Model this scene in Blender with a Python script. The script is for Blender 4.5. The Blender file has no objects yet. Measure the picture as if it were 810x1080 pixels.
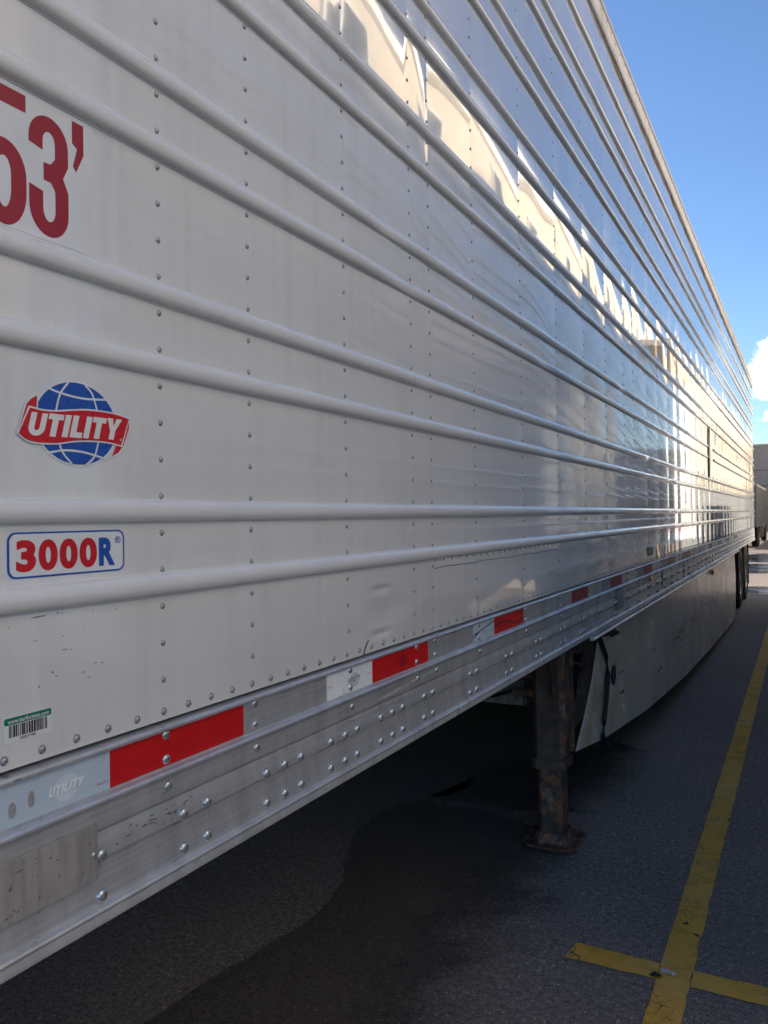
import bpy, bmesh, math, random
import numpy as np
from mathutils import Vector, Matrix

random.seed(7)
rng = np.random.RandomState(11)
scene = bpy.context.scene
COL = scene.collection
R = math.radians

# ------------------------------------------------------------------ camera
CAM_H = 1.57
rt = Vector((0.88500, 0.46558, 0.0))
up = Vector((0.002995, -0.005694, 0.999979))
fw = Vector((-0.465573, 0.884986, 0.006434))
roll = R(0.83)
X = rt * math.cos(roll) - up * math.sin(roll)
Y = rt * math.sin(roll) + up * math.cos(roll)
cd = bpy.data.cameras.new('camera')
cam = bpy.data.objects.new('camera', cd)
COL.objects.link(cam)
m = Matrix.Identity(4)
for i in range(3):
    m[i][0], m[i][1], m[i][2] = X[i], Y[i], -fw[i]
m[2][3] = CAM_H
cam.matrix_world = m
cd.sensor_fit = 'VERTICAL'
cd.sensor_height = 24
cd.lens = 24 * 842 / 1080
cd.clip_start = 0.05
cd.clip_end = 2000
scene.camera = cam

# ------------------------------------------------------------------ world, sun, exposure
SUN_EL, SUN_AZ = R(13), R(-68)          # azimuth measured from +Y towards +X
w = bpy.data.worlds.new('World')
scene.world = w
w.use_nodes = True
nt = w.node_tree
bg = nt.nodes['Background']
sky = nt.nodes.new('ShaderNodeTexSky')
sky.sky_type = 'NISHITA'
sky.sun_disc = False
sky.sun_elevation = SUN_EL
sky.sun_rotation = SUN_AZ
sky.air_density = 1.0
sky.dust_density = 0.3
sky.ozone_density = 1.6
bg.inputs['Strength'].default_value = 0.0595

class NT:
    """tiny node helper"""
    def __init__(s, t): s.t = t
    def n(s, typ, **k):
        o = s.t.nodes.new(typ)
        for a, b in k.items(): setattr(o, a, b)
        return o
    def l(s, a, b): s.t.links.new(a, b)
    def set(s, sock, v):
        if hasattr(v, 'is_linked') or isinstance(v, bpy.types.NodeSocket): s.l(v, sock)
        else: sock.default_value = v
    def math(s, op, a, b=0.0, c=None, clamp=False):
        o = s.n('ShaderNodeMath', operation=op); o.use_clamp = clamp
        s.set(o.inputs[0], a); s.set(o.inputs[1], b)
        if c is not None: s.set(o.inputs[2], c)
        return o.outputs[0]
    def mapr(s, v, a, b, c=0.0, d=1.0, smooth=False):
        o = s.n('ShaderNodeMapRange')
        if smooth: o.interpolation_type = 'SMOOTHSTEP'
        s.set(o.inputs['Value'], v)
        for k, q in (('From Min', a), ('From Max', b), ('To Min', c), ('To Max', d)): s.set(o.inputs[k], q)
        return o.outputs[0]
    def noise(s, vec, scale, detail=3, rough=.55, dist=0.0):
        o = s.n('ShaderNodeTexNoise')
        o.inputs['Scale'].default_value = scale; o.inputs['Detail'].default_value = detail
        o.inputs['Roughness'].default_value = rough; o.inputs['Distortion'].default_value = dist
        if vec is not None: s.l(vec, o.inputs['Vector'])
        return o.outputs['Fac']
    def scalev(s, vec, sx, sy, sz):
        o = s.n('ShaderNodeMapping'); s.l(vec, o.inputs['Vector']); o.inputs['Scale'].default_value = (sx, sy, sz)
        return o.outputs[0]
    def mix(s, f, a, b, mode='MIX'):
        o = s.n('ShaderNodeMix', data_type='RGBA', blend_type=mode)
        s.set(o.inputs[0], f)
        for i, v in ((6, a), (7, b)):
            if isinstance(v, tuple): v = (v + (1,))[:4] if len(v) == 3 else v
            s.set(o.inputs[i], v)
        return o.outputs[2]

W = NT(nt)
tc = W.n('ShaderNodeTexCoord')
sx = W.n('ShaderNodeSeparateXYZ'); W.l(tc.outputs['Generated'], sx.inputs[0])
az = W.math('ARCTAN2', sx.outputs[0], sx.outputs[1])
el = W.math('ARCSINE', sx.outputs[2])
cvec = W.n('ShaderNodeCombineXYZ'); W.l(az, cvec.inputs[0]); W.l(W.math('MULTIPLY', el, 1.7), cvec.inputs[1])
n1 = W.noise(cvec.outputs[0], 22, 7, .58)
n2 = W.noise(cvec.outputs[0], 5, 3, .5)
# a bank of cumulus low over the horizon, ahead and to the right
da = W.math('DIVIDE', W.math('SUBTRACT', az, -0.008), 0.055)
de = W.math('DIVIDE', W.math('SUBTRACT', el, 0.150), 0.050)
dist = W.math('SQRT', W.math('ADD', W.math('MULTIPLY', da, da), W.math('MULTIPLY', de, de)))
body = W.math('SUBTRACT', W.math('ADD', 1.0, W.math('MULTIPLY', W.math('SUBTRACT', n1, .5), 2.6)), dist)
cl = W.mapr(body, -0.08, 0.32, smooth=True)
# thin broken cloud elsewhere low down
low = W.mapr(el, 0.02, 0.16, 1, 0)
wisp = W.mapr(W.math('ADD', n1, W.math('MULTIPLY', n2, .6)), .90, 1.06, 0, .6, smooth=True)
cl = W.math('MAXIMUM', cl, W.math('MULTIPLY', wisp, low))
shade = W.mapr(W.noise(cvec.outputs[0], 30, 4, .5), .4, .62)
ccol = W.mix(shade, (4.6, 5.2, 6.4), (8.4, 8.4, 8.4))
skycol = W.mix(1.0, sky.outputs[0], (0.77, 0.92, 1.20), 'MULTIPLY')
W.l(W.mix(cl, skycol, ccol), bg.inputs['Color'])

sd = bpy.data.lights.new('sun', 'SUN')
sd.energy = 5.0
sd.angle = R(0.6)
sd.color = (1.0, 0.90, 0.76)
sun = bpy.data.objects.new('sun', sd)
COL.objects.link(sun)
sdir = Vector((math.sin(SUN_AZ) * math.cos(SUN_EL), math.cos(SUN_AZ) * math.cos(SUN_EL), math.sin(SUN_EL)))
sun.rotation_euler = sdir.to_track_quat('Z', 'Y').to_euler()
sun.location = (-20, 5, 20)

scene.view_settings.view_transform = 'Standard'
scene.view_settings.look = 'None'
scene.view_settings.gamma = 1
scene.view_settings.exposure = 1.92
scene.cycles.max_bounces = 10
scene.cycles.glossy_bounces = 5
scene.cycles.diffuse_bounces = 8

# ------------------------------------------------------------------ helpers
def tag(o, label=None, cat=None, group=None, kind=None):
    if label: o['label'] = label
    if cat: o['category'] = cat
    if group: o['group'] = group
    if kind: o['kind'] = kind
    return o

def empty(name, loc, rz=0):
    o = bpy.data.objects.new(name, None); COL.objects.link(o)
    o.location = loc; o.rotation_euler = (0, 0, rz); o.empty_display_size = .3
    return o

class MB:
    def __init__(s): s.v = []; s.f = []
    def add(s, vs, fs):
        b = len(s.v); s.v += [tuple(v) for v in vs]; s.f += [tuple(b + i for i in f) for f in fs]; return s
    def box(s, x0, x1, y0, y1, z0, z1):
        v = [(x, y, z) for x in (x0, x1) for y in (y0, y1) for z in (z0, z1)]
        return s.add(v, [(0, 1, 3, 2), (4, 6, 7, 5), (0, 4, 5, 1), (2, 3, 7, 6), (0, 2, 6, 4), (1, 5, 7, 3)])
    def extrude_y(s, prof, y0, y1, close=False, caps=True, segs=1):
        n = len(prof); vs = []
        for k in range(segs + 1):
            y = y0 + (y1 - y0) * k / segs
            vs += [(p[0], y, p[1]) for p in prof]
        fs = []
        for k in range(segs):
            for i in range(n if close else n - 1):
                j = (i + 1) % n
                fs.append((k * n + i, k * n + j, (k + 1) * n + j, (k + 1) * n + i))
        if caps and close:
            fs.append(tuple(range(n))); fs.append(tuple(segs * n + i for i in reversed(range(n))))
        return s.add(vs, fs)
    def dome(s, c, r, h, axis='x', n=10, rings=3, sgn=1):
        vs = []; fs = []
        for k in range(rings):
            a = k / rings * math.pi / 2
            rr, hh = r * math.cos(a), h * math.sin(a)
            for i in range(n):
                t = 2 * math.pi * i / n
                p = (sgn * hh, rr * math.cos(t), rr * math.sin(t))
                vs.append((c[0] + p[0], c[1] + p[1], c[2] + p[2]))
        vs.append((c[0] + sgn * h, c[1], c[2]))
        for k in range(rings - 1):
            for i in range(n):
                j = (i + 1) % n
                fs.append((k * n + i, k * n + j, (k + 1) * n + j, (k + 1) * n + i))
        for i in range(n):
            fs.append(((rings - 1) * n + i, (rings - 1) * n + (i + 1) % n, rings * n))
        return s.add(vs, fs)
    def tube(s, pts, r, n=10, cap=True):
        pts = [Vector(p) for p in pts]; vs = []; fs = []
        rs = r if isinstance(r, (list, tuple)) else [r] * len(pts)
        for k, p in enumerate(pts):
            d = (pts[min(k + 1, len(pts) - 1)] - pts[max(k - 1, 0)]).normalized()
            u = d.cross(Vector((0, 0, 1)))
            if u.length < .05: u = d.cross(Vector((0, 1, 0)))
            u.normalize(); q = d.cross(u)
            for i in range(n):
                t = 2 * math.pi * i / n
                vs.append(p + (u * math.cos(t) + q * math.sin(t)) * rs[k])
        for k in range(len(pts) - 1):
            for i in range(n):
                j = (i + 1) % n
                fs.append((k * n + i, k * n + j, (k + 1) * n + j, (k + 1) * n + i))
        if cap:
            fs.append(tuple(reversed(range(n)))); fs.append(tuple((len(pts) - 1) * n + i for i in range(n)))
        return s.add(vs, fs)
    def lathe(s, prof, c, axis='x', n=40):
        """prof: (offset along axis, radius)"""
        vs = []; fs = []; m_ = len(prof)
        for i in range(n):
            t = 2 * math.pi * i / n
            for (o, r) in prof:
                if axis == 'x': vs.append((c[0] + o, c[1] + r * math.cos(t), c[2] + r * math.sin(t)))
                else: vs.append((c[0] + r * math.cos(t), c[1] + r * math.sin(t), c[2] + o))
        for i in range(n):
            j = (i + 1) % n
            for k in range(m_ - 1):
                fs.append((i * m_ + k, i * m_ + k + 1, j * m_ + k + 1, j * m_ + k))
        return s.add(vs, fs)
    def poly_x(s, pts, x0, x1):
        """polygon given in (y, z), extruded between x0 and x1"""
        n = len(pts)
        vs = [(x0, p[0], p[1]) for p in pts] + [(x1, p[0], p[1]) for p in pts]
        fs = [tuple(reversed(range(n))), tuple(range(n, 2 * n))]
        fs += [(i, (i + 1) % n, n + (i + 1) % n, n + i) for i in range(n)]
        return s.add(vs, fs)
    def build(s, name, mat, parent=None, smooth=False, off=(0, 0, 0), angle=35, bevel=0):
        me = bpy.data.meshes.new(name)
        me.from_pydata([(a - off[0], b - off[1], c - off[2]) for a, b, c in s.v], [], s.f)
        bm = bmesh.new(); bm.from_mesh(me)
        bmesh.ops.recalc_face_normals(bm, faces=bm.faces)
        if bevel:
            bmesh.ops.bevel(bm, geom=[e for e in bm.edges if e.calc_face_angle(0) > .6], offset=bevel, segments=2, affect='EDGES')
        bm.to_mesh(me); bm.free()
        if smooth:
            me.shade_smooth()
            try: me.set_sharp_from_angle(angle=R(angle))
            except Exception: pass
        if mat: me.materials.append(mat)
        o = bpy.data.objects.new(name, me); COL.objects.link(o)
        if parent: o.parent = parent
        return o

# ------------------------------------------------------------------ materials
def newmat(name):
    mt = bpy.data.materials.new(name); mt.use_nodes = True
    N = NT(mt.node_tree); b = mt.node_tree.nodes['Principled BSDF']
    t = N.n('ShaderNodeTexCoord')
    return mt, N, b, t.outputs['Object']

def bump(N, b, h, strength, distance):
    o = N.n('ShaderNodeBump'); o.inputs['Strength'].default_value = strength; o.inputs['Distance'].default_value = distance
    N.l(h, o.inputs['Height']); N.l(o.outputs[0], b.inputs['Normal'])

def simple(name, col, rough=.5, metal=0.0, var=.12, vscale=6, spec=.5, ior=None, bmp=0):
    mt, N, b, co = newmat(name)
    n = N.noise(co, vscale, 5, .6)
    f = N.mapr(n, .3, .7)
    lo = tuple(c * (1 - var) for c in col); hi = tuple(min(1, c * (1 + var)) for c in col)
    N.l(N.mix(f, lo, hi), b.inputs['Base Color'])
    N.l(N.mapr(N.noise(co, vscale * 3.1, 4), .3, .7, max(.02, rough * .85), min(1, rough * 1.15)), b.inputs['Roughness'])
    b.inputs['Metallic'].default_value = metal
    b.inputs['Specular IOR Level'].default_value = spec
    if ior: b.inputs['IOR'].default_value = ior
    if bmp: bump(N, b, N.noise(co, vscale * 12, 4), .5, bmp)
    return mt

def mat_paint(name, col=(.80, .80, .785), ior=1.85, rough=.03, coat=1.0, dirt=.30):
    mt, N, b, co = newmat(name)
    n = N.noise(N.scalev(co, 1, 1, 1), 2.2, 6, .62)
    streak = N.noise(N.scalev(co, 1, 7, .35), 3.0, 5, .6)       # rain streaks running down
    speck = N.mapr(N.noise(co, 90, 3, .6), .66, .74)
    f = N.math('MULTIPLY', N.math('ADD', N.mapr(n, .45, .75), N.mapr(streak, .5, .8)), dirt, clamp=True)
    c = N.mix(f, col, tuple(q * .72 for q in (col[0], col[1] * .98, col[2] * .93)))
    c = N.mix(N.math('MULTIPLY', speck, .25), c, (.35, .33, .30))
    N.l(c, b.inputs['Base Color'])
    N.l(N.mapr(N.noise(co, 3.7, 5, .6), .35, .75, rough, rough + .12), b.inputs['Roughness'])
    b.inputs['IOR'].default_value = ior
    b.inputs['Coat Weight'].default_value = coat
    b.inputs['Coat Roughness'].default_value = .02
    h = N.math('ADD', N.noise(N.scalev(co, 1, 1, 1.0), 8, 2, .5), N.math('MULTIPLY', N.noise(co, 55, 2), .06))
    bump(N, b, h, 1.0, .00012)
    return mt

def mat_alu(name, base=.62, rough=.34, metal=.5):
    mt, N, b, co = newmat(name)
    long_ = N.noise(N.scalev(co, 1, .5, 55), 3, 4, .6)           # extrusion lines along the rail
    vert = N.noise(N.scalev(co, 1, 9, 1.2), 2.4, 5, .65)         # grime smeared up and down
    blot = N.noise(co, 7, 6, .65)
    dk = N.math('ADD', N.math('MULTIPLY', N.mapr(long_, .35, .7), .35),
                N.math('ADD', N.math('MULTIPLY', N.mapr(vert, .4, .75), .45), N.math('MULTIPLY', N.mapr(blot, .45, .75), .4)), clamp=True)
    c = N.mix(dk, (base * 1.08, base * 1.09, base * 1.1), (base * .56, base * .57, base * .59))
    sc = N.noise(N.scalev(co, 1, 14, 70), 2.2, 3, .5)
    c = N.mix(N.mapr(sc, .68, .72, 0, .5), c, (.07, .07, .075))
    N.l(c, b.inputs['Base Color'])
    b.inputs['Metallic'].default_value = metal
    N.l(N.mapr(blot, .3, .75, rough * .8, rough * 1.5), b.inputs['Roughness'])
    bump(N, b, N.math('ADD', N.math('MULTIPLY', long_, .4), N.noise(co, 60, 3)), .5, .0004)
    return mt

def mat_flat(name, col, rough=.35, spec=.5, var=.05):
    return simple(name, col, rough, 0, var, 12, spec)

def mat_asphalt(name, wet=False):
    mt, N, b, co = newmat(name)
    g1 = N.noise(co, 165, 3, .75)
    g2 = N.noise(co, 45, 5, .75)
    big = N.noise(co, .55, 6, .6)
    mid = N.noise(co, 4.2, 6, .65)
    v = N.math('ADD', N.math('MULTIPLY', N.mapr(g1, .40, .66), .6), N.math('MULTIPLY', N.mapr(g2, .38, .64), .4))
    base = N.mix(v, (.044, .037, .033), (.56, .462, .405))
    base = N.mix(N.mapr(big, .42, .68, 0, .45), base, (.135, .120, .114))
    base = N.mix(N.mapr(mid, .55, .72, 0, .4), base, (.245, .222, .214))
    vor = N.n('ShaderNodeTexVoronoi'); vor.inputs['Scale'].default_value = 60; N.l(co, vor.inputs['Vector'])
    sepc = N.n('ShaderNodeSeparateColor'); N.l(vor.outputs['Color'], sepc.inputs[0])
    chip = N.math('MULTIPLY', N.mapr(vor.outputs['Distance'], .22, .32, 1, 0), N.mapr(sepc.outputs[0], .84, .88, 0, 1))
    base = N.mix(N.math('MULTIPLY', chip, .8), base, (.62, .57, .52))
    if wet:
        base = N.mix(.60, base, (.040, .034, .032))
        N.l(N.mapr(g2, .3, .7, .38, .62), b.inputs['Roughness'])
        b.inputs['Specular IOR Level'].default_value = .35
    else:
        N.l(N.mapr(mid, .35, .7, .72, .95), b.inputs['Roughness'])
        b.inputs['Specular IOR Level'].default_value = .3
    if wet:      # the damp soaks away to nothing on the lane side
        sp = N.n('ShaderNodeSeparateXYZ'); N.l(co, sp.inputs[0])
        edge = N.math('ADD', sp.outputs[0], N.math('MULTIPLY', N.math('SUBTRACT', N.noise(co, 2.6, 6, .7), .5), .9))
        N.l(N.mapr(edge, -1.45, -.85, 1, 0, smooth=True), b.inputs['Alpha'])
    N.l(base, b.inputs['Base Color'])
    bump(N, b, N.math('ADD', g1, N.math('MULTIPLY', g2, 1.4)), .9, .0035)
    return mt

def mat_line(name, col=(.93, .50, .06)):
    mt, N, b, co = newmat(name)
    g = N.noise(co, 150, 3, .7)
    worn = N.noise(co, 9, 6, .7)
    wide = N.noise(co, 1.4, 4, .6)
    c = N.mix(N.mapr(g, .3, .7), tuple(q * .62 for q in col), tuple(q * 1.12 for q in col))
    c = N.mix(N.mapr(wide, .4, .65, 0, .8), c, (.84, .52, .15))
    pit = N.math('MULTIPLY', N.mapr(g, .52, .60), N.mapr(worn, .44, .60))
    vor = N.n('ShaderNodeTexVoronoi'); vor.feature = 'DISTANCE_TO_EDGE'; vor.inputs['Scale'].default_value = 7
    ns = N.n('ShaderNodeTexNoise'); ns.inputs['Scale'].default_value = 6; N.l(co, ns.inputs['Vector'])
    dv = N.n('ShaderNodeVectorMath', operation='ADD'); N.l(co, dv.inputs[0])
    sc = N.n('ShaderNodeVectorMath', operation='SCALE'); N.l(ns.outputs['Color'], sc.inputs[0]); sc.inputs['Scale'].default_value = .35
    N.l(sc.outputs[0], dv.inputs[1]); N.l(dv.outputs[0], vor.inputs['Vector'])
    crack = N.math('MULTIPLY', N.mapr(vor.outputs['Distance'], .005, .016, 1, 0), N.mapr(N.noise(co, 3.1, 3), .52, .62))
    c = N.mix(N.math('MAXIMUM', N.math('MULTIPLY', pit, .8), crack), c, (.035, .033, .034))
    N.l(c, b.inputs['Base Color']); b.inputs['Roughness'].default_value = .75
    b.inputs['Specular IOR Level'].default_value = .3
    bump(N, b, N.math('SUBTRACT', g, crack), .8, .002)
    return mt

M = {}
M['panel'] = mat_paint('white_panel_paint')
M['rib'] = mat_paint('white_rib_paint', (.80, .80, .79), 1.6, .10, .6, .18)
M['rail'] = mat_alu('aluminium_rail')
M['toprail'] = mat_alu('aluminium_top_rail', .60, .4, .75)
M['rivet'] = simple('rivet_metal', (.50, .51, .52), .24, .75, .2, 60)
M['paintrivet'] = simple('painted_rivet', (.36, .36, .37), .28, .5, .2, 60)
M['steel'] = simple('dirty_black_steel', (.040, .031, .027), .6, .1, .45, 14, bmp=.001)
M['rust'] = None
M['skirt'] = None
M['dark'] = simple('underbody_dark', (.03, .03, .032), .7, 0, .3, 6)
M['rubber'] = simple('tyre_rubber', (.018, .018, .018), .75, 0, .2, 9, bmp=.001)
M['rim'] = simple('rim_metal', (.45, .45, .46), .4, .6, .25, 7)
M['red_tape'] = mat_flat('red_reflective_tape', (.60, .010, .012), .38)
M['red_dim'] = mat_flat('faded_red_tape', (.36, .035, .04), .45, var=.2)
M['white_tape'] = mat_flat('white_reflective_tape', (.84, .86, .88), .3)
M['blue_tape'] = mat_flat('bluish_reflective_tape', (.50, .60, .70), .3)
M['gray_tape'] = mat_flat('grey_reflective_tape', (.27, .29, .31), .4)
M['blue_print'] = mat_flat('blue_print', (.012, .085, .42), .3)
M['red_print'] = mat_flat('red_print', (.60, .008, .018), .3)
M['maroon_print'] = mat_flat('dark_red_print', (.34, .010, .032), .35)
M['dark_red_tape'] = mat_flat('dark_red_tape', (.30, .010, .02), .35)
M['leg_steel'] = simple('dirty_brown_leg_steel', (.085, .060, .048), .65, .1, .5, 11, bmp=.001)
M['white_print'] = mat_flat('white_print', (.80, .80, .78), .25)
M['decal_white'] = mat_flat('decal_white', (.76, .79, .80), .22)
M['green_print'] = mat_flat('green_print', (.0, .20, .12), .35)
M['black_print'] = mat_flat('black_print', (.02, .02, .03), .4)
M['ghost'] = mat_flat('ghost_print', (.62, .68, .74), .4, var=.15)
M['scuff'] = mat_flat('scuff_mark', (.17, .17, .175), .6)
M['amber'] = mat_flat('amber_lens', (.60, .13, .01), .2)
M['placard'] = None
mt, N, b, co = newmat('brushed_placard')
v = N.noise(N.scalev(co, 1, 26, 3.0), 2.2, 5, .6); h = N.noise(co, 9, 5, .6)
c = N.mix(N.mapr(v, .38, .66), (.56, .53, .50), (.38, .36, .34)); c = N.mix(N.mapr(h, .45, .7, 0, .6), c, (.56, .53, .49))
c = N.mix(N.mapr(N.noise(co, 120, 2), .66, .72, 0, .8), c, (.10, .09, .085))
N.l(c, b.inputs['Base Color']); b.inputs['Metallic'].default_value = .45; b.inputs['Roughness'].default_value = .42
M['placard'] = mt
M['black_plastic'] = simple('black_hose', (.012, .012, .012), .45, 0, .2, 20)
M['stain'] = mat_flat('sealant_stain', (.48, .38, .22), .5, var=.25)
M['gap'] = mat_flat('dark_gap', (.025, .025, .027), .8)
M['asphalt'] = mat_asphalt('asphalt')
M['wet'] = mat_asphalt('wet_asphalt', True)
M['line'] = mat_line('yellow_line_paint')
M['fresh_line'] = mat_line('yellow_crossline_paint', (.88, .46, .03))

# rusty lower landing leg
mt, N, b, co = newmat('rusty_leg_steel')
n = N.noise(co, 16, 6, .65); n_ = N.noise(N.scalev(co, 1, 1, .4), 28, 4, .6)
c = N.mix(N.mapr(n, .44, .60), (.060, .050, .047), (.26, .105, .050))
c = N.mix(N.mapr(n_, .58, .66, 0, .85), c, (.24, .21, .19))
N.l(c, b.inputs['Base Color']); b.inputs['Roughness'].default_value = .75; b.inputs['Metallic'].default_value = .1
bump(N, b, n, .8, .003)
M['rust'] = mt

# aerodynamic skirt: off white composite, tan stains near its front edge, dark scuff streaks with a reflection painted in
mt, N, b, co = newmat('skirt_composite')
n = N.noise(co, 2.6, 6, .6)
sp = N.n('ShaderNodeSeparateXYZ'); N.l(co, sp.inputs[0])
front = N.mapr(sp.outputs[1], -4.6, -3.0, 1, 0)
c = N.mix(N.mapr(n, .35, .7), (.74, .70, .62), (.84, .81, .73))
c = N.mix(N.math('MULTIPLY', front, N.mapr(N.noise(co, 6, 5), .35, .65)), c, (.58, .44, .25))
streak = N.noise(N.scalev(co, 1, 1.1, 9), 3.0, 5, .6, .6)
reg = N.math('MULTIPLY', N.mapr(sp.outputs[1], -2.6, -1.9), N.mapr(sp.outputs[1], 2.9, 1.4))
reg = N.math('MULTIPLY', reg, N.mapr(N.math('ABSOLUTE', N.math('SUBTRACT', sp.outputs[2], N.math('ADD', .62, N.math('MULTIPLY', sp.outputs[1], .03)))), .03, .14, 1, 0))
c = N.mix(N.math('MULTIPLY', reg, N.mapr(streak, .44, .58, 0, .6)), c, (.20, .20, .19))
speck = N.mapr(N.noise(co, 60, 3, .6), .68, .73)
c = N.mix(N.math('MULTIPLY', speck, .6), c, (.12, .11, .10))
N.l(c, b.inputs['Base Color'])
N.l(N.mapr(n, .3, .7, .14, .30), b.inputs['Roughness'])
bump(N, b, N.noise(co, 3, 2), .6, .004)
M['skirt'] = mt

# ------------------------------------------------------------------ ground (setting)
g = MB(); g.add([(-400, -400, 0), (400, -400, 0), (400, 400, 0), (-400, 400, 0)], [(0, 1, 2, 3)])
tag(g.build('ground', M['asphalt']), kind='structure')

def ragged(pts, z, name, mat, jit=.02, sub=8, seed=1):
    r = random.Random(seed); out = []
    n = len(pts)
    for i in range(n):
        a, b_ = Vector(pts[i]), Vector(pts[(i + 1) % n]); d = (b_ - a); L = d.length
        k = max(1, int(L * sub))
        for j in range(k):
            p = a + d * (j / k)
            out.append((p.x + r.uniform(-jit, jit), p.y + r.uniform(-jit, jit)))
    bm = bmesh.new()
    vs = [bm.verts.new((x, y, z)) for x, y in out]
    f = bm.faces.new(vs); bmesh.ops.triangulate(bm, faces=[f])
    bmesh.ops.recalc_face_normals(bm, faces=bm.faces)
    me = bpy.data.meshes.new(name); bm.to_mesh(me); bm.free()
    for p in me.polygons:
        if p.normal.z < 0: p.flip()
    me.materials.append(mat)
    o = bpy.data.objects.new(name, me); COL.objects.link(o)
    return tag(o, kind='structure')

# stall marking: one long line beside the trailer and a short bar crossing it, then the next bays
ragged([(-.465, -6), (-.360, -6), (-.360, 16.9), (-.465, 16.9)], .004, 'parking_line', M['line'], .003, 30, 3)
ragged([(-.775, 2.800), (-.466, 2.800), (-.466, 2.905), (-.760, 2.912)], .004, 'parking_line', M['fresh_line'], .003, 30, 4)
ragged([(-.359, 2.800), (.42, 2.808), (.42, 2.915), (-.359, 2.908)], .004, 'parking_line', M['line'], .003, 30, 5)
ragged([(-4.00, -6), (-3.90, -6), (-3.90, 16.9), (-4.00, 16.9)], .004, 'parking_line', M['line'], .003, 10, 6)
for k, y in enumerate((24.5, 31.0)):
    ragged([(-.95, y), (-.85, y), (-.2, y + 5), (-.3, y + 5)], .004, 'parking_line', M['white_print'], .004, 10, 8 + k)
# wet stains soaking out from under the trailer
ragged([(-3.3, 1.2), (-1.95, 1.55), (-1.86, 1.85), (-1.82, 2.03), (-1.79, 2.30), (-1.75, 2.55), (-1.735, 2.75), (-1.79, 2.96),
        (-1.93, 3.28), (-2.0, 3.5), (-2.01, 3.72), (-1.95, 3.90), (-1.88, 4.00), (-1.80, 3.99), (-1.74, 3.95), (-1.62, 4.02),
        (-1.45, 3.98), (-1.2, 3.9), (-.62, 3.5), (-.55, 2.2), (-.55, 1.4), (-.6, .6), (-3.3, .4)][::-1], .003, 'wet_patch', M['wet'], .013, 18, 12)
ragged([(-1.89, 4.07), (-1.80, 4.13), (-1.74, 4.26), (-1.77, 4.46), (-1.70, 4.83), (-1.60, 5.1), (-1.2, 5.6), (-.7, 5.4), (-.75, 4.3),
        (-1.40, 4.08), (-1.62, 4.10), (-1.78, 4.05)][::-1], .003, 'wet_patch', M['wet'], .009, 18, 13)

mt, N, b, co = newmat('puddle_water')
N.l(N.mix(N.mapr(N.noise(co, 2, 4), .4, .6), (.018, .018, .02), (.035, .034, .036)), b.inputs['Base Color'])
N.l(N.mapr(N.noise(co, 1.7, 5, .6), .4, .62, .03, .30), b.inputs['Roughness'])
bump(N, b, N.noise(co, 12, 3), .3, .001)
M['puddle'] = mt
def puddle(cx, cy, rx, ry, seed):
    r = random.Random(seed); n = 26
    ph = [r.uniform(0, 6) for _ in range(3)]
    pts = []
    for i in range(n):
        t = 2 * math.pi * i / n
        k = 1 + .18 * math.sin(2 * t + ph[0]) + .12 * math.sin(3 * t + ph[1]) + .08 * math.sin(5 * t + ph[2])
        pts.append((cx + rx * k * math.cos(t), cy + ry * k * math.sin(t)))
    ragged(pts, .005, 'puddle', M['puddle'], .02, 3, seed)
puddle(-.75, 17.6, .75, 1.1, 21); puddle(-1.5, 24.4, 2.4, 2.0, 22); puddle(-1.0, 30.5, 1.6, 2.6, 23)

# loose grit on the asphalt
gb = MB(); r = random.Random(5)
for i in range(420):
    y = 1.2 + r.random() ** 1.6 * 7; x = r.uniform(-2.9, .25); s = r.uniform(.0012, .0035)
    vs = [(x + s * r.uniform(.6, 1.3) * dx, y + s * r.uniform(.6, 1.3) * dy, .0005 + dz * s) for dx, dy, dz in
          ((1, 0, .3), (0, 1, .3), (-1, 0, .3), (0, -1, .3), (0, 0, 1.2), (0, 0, -.2))]
    gb.add(vs, [(0, 1, 4), (1, 2, 4), (2, 3, 4), (3, 0, 4), (1, 0, 5), (2, 1, 5), (3, 2, 5), (0, 3, 5)])
tag(gb.build('grit', mat_flat('grit_stone', (.30, .28, .25), .8, var=.4)), 'pale grit scattered on the dark asphalt', 'grit', kind='stuff')

# a crumpled scrap lying where the lines cross
sb = MB(); r = random.Random(9)
vs = []; fs = []
nx, ny = 7, 5
for i in range(nx):
    for j in range(ny):
        vs.append((-.462 + i * .009 + r.uniform(-.002, .002), 2.838 + j * .007 + r.uniform(-.002, .002), .006 + r.uniform(0, .010)))
for i in range(nx - 1):
    for j in range(ny - 1):
        if (i, j) in ((0, 0), (nx - 2, ny - 2), (0, ny - 2)): continue
        fs.append((i * ny + j, (i + 1) * ny + j, (i + 1) * ny + j + 1, i * ny + j + 1))
sb.add(vs, fs)
o = sb.build('paper_scrap', mat_flat('pale_scrap', (.55, .53, .50), .7))
tag(o, 'crumpled pale scrap of paper lying where the yellow lines cross', 'litter')
lf = MB(); lf.add([(-.492, 2.812, .005), (-.470, 2.803, .009), (-.448, 2.812, .012), (-.452, 2.828, .006), (-.475, 2.832, .013)], [(0, 1, 4), (1, 2, 3, 4)])
tag(lf.build('leaf', mat_flat('dark_leaf', (.03, .022, .018), .7)), 'small dark dead leaf beside the pale scrap on the yellow line', 'leaf')
lf = MB(); lf.add([(-.440, 3.22, .005), (-.425, 3.212, .010), (-.412, 3.222, .006), (-.420, 3.236, .009)], [(0, 1, 2, 3)])
tag(lf.build('leaf', mat_flat('dark_leaf_two', (.03, .026, .03), .7)), 'dark leaf lying on the long yellow line beyond the crossing', 'leaf')

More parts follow.
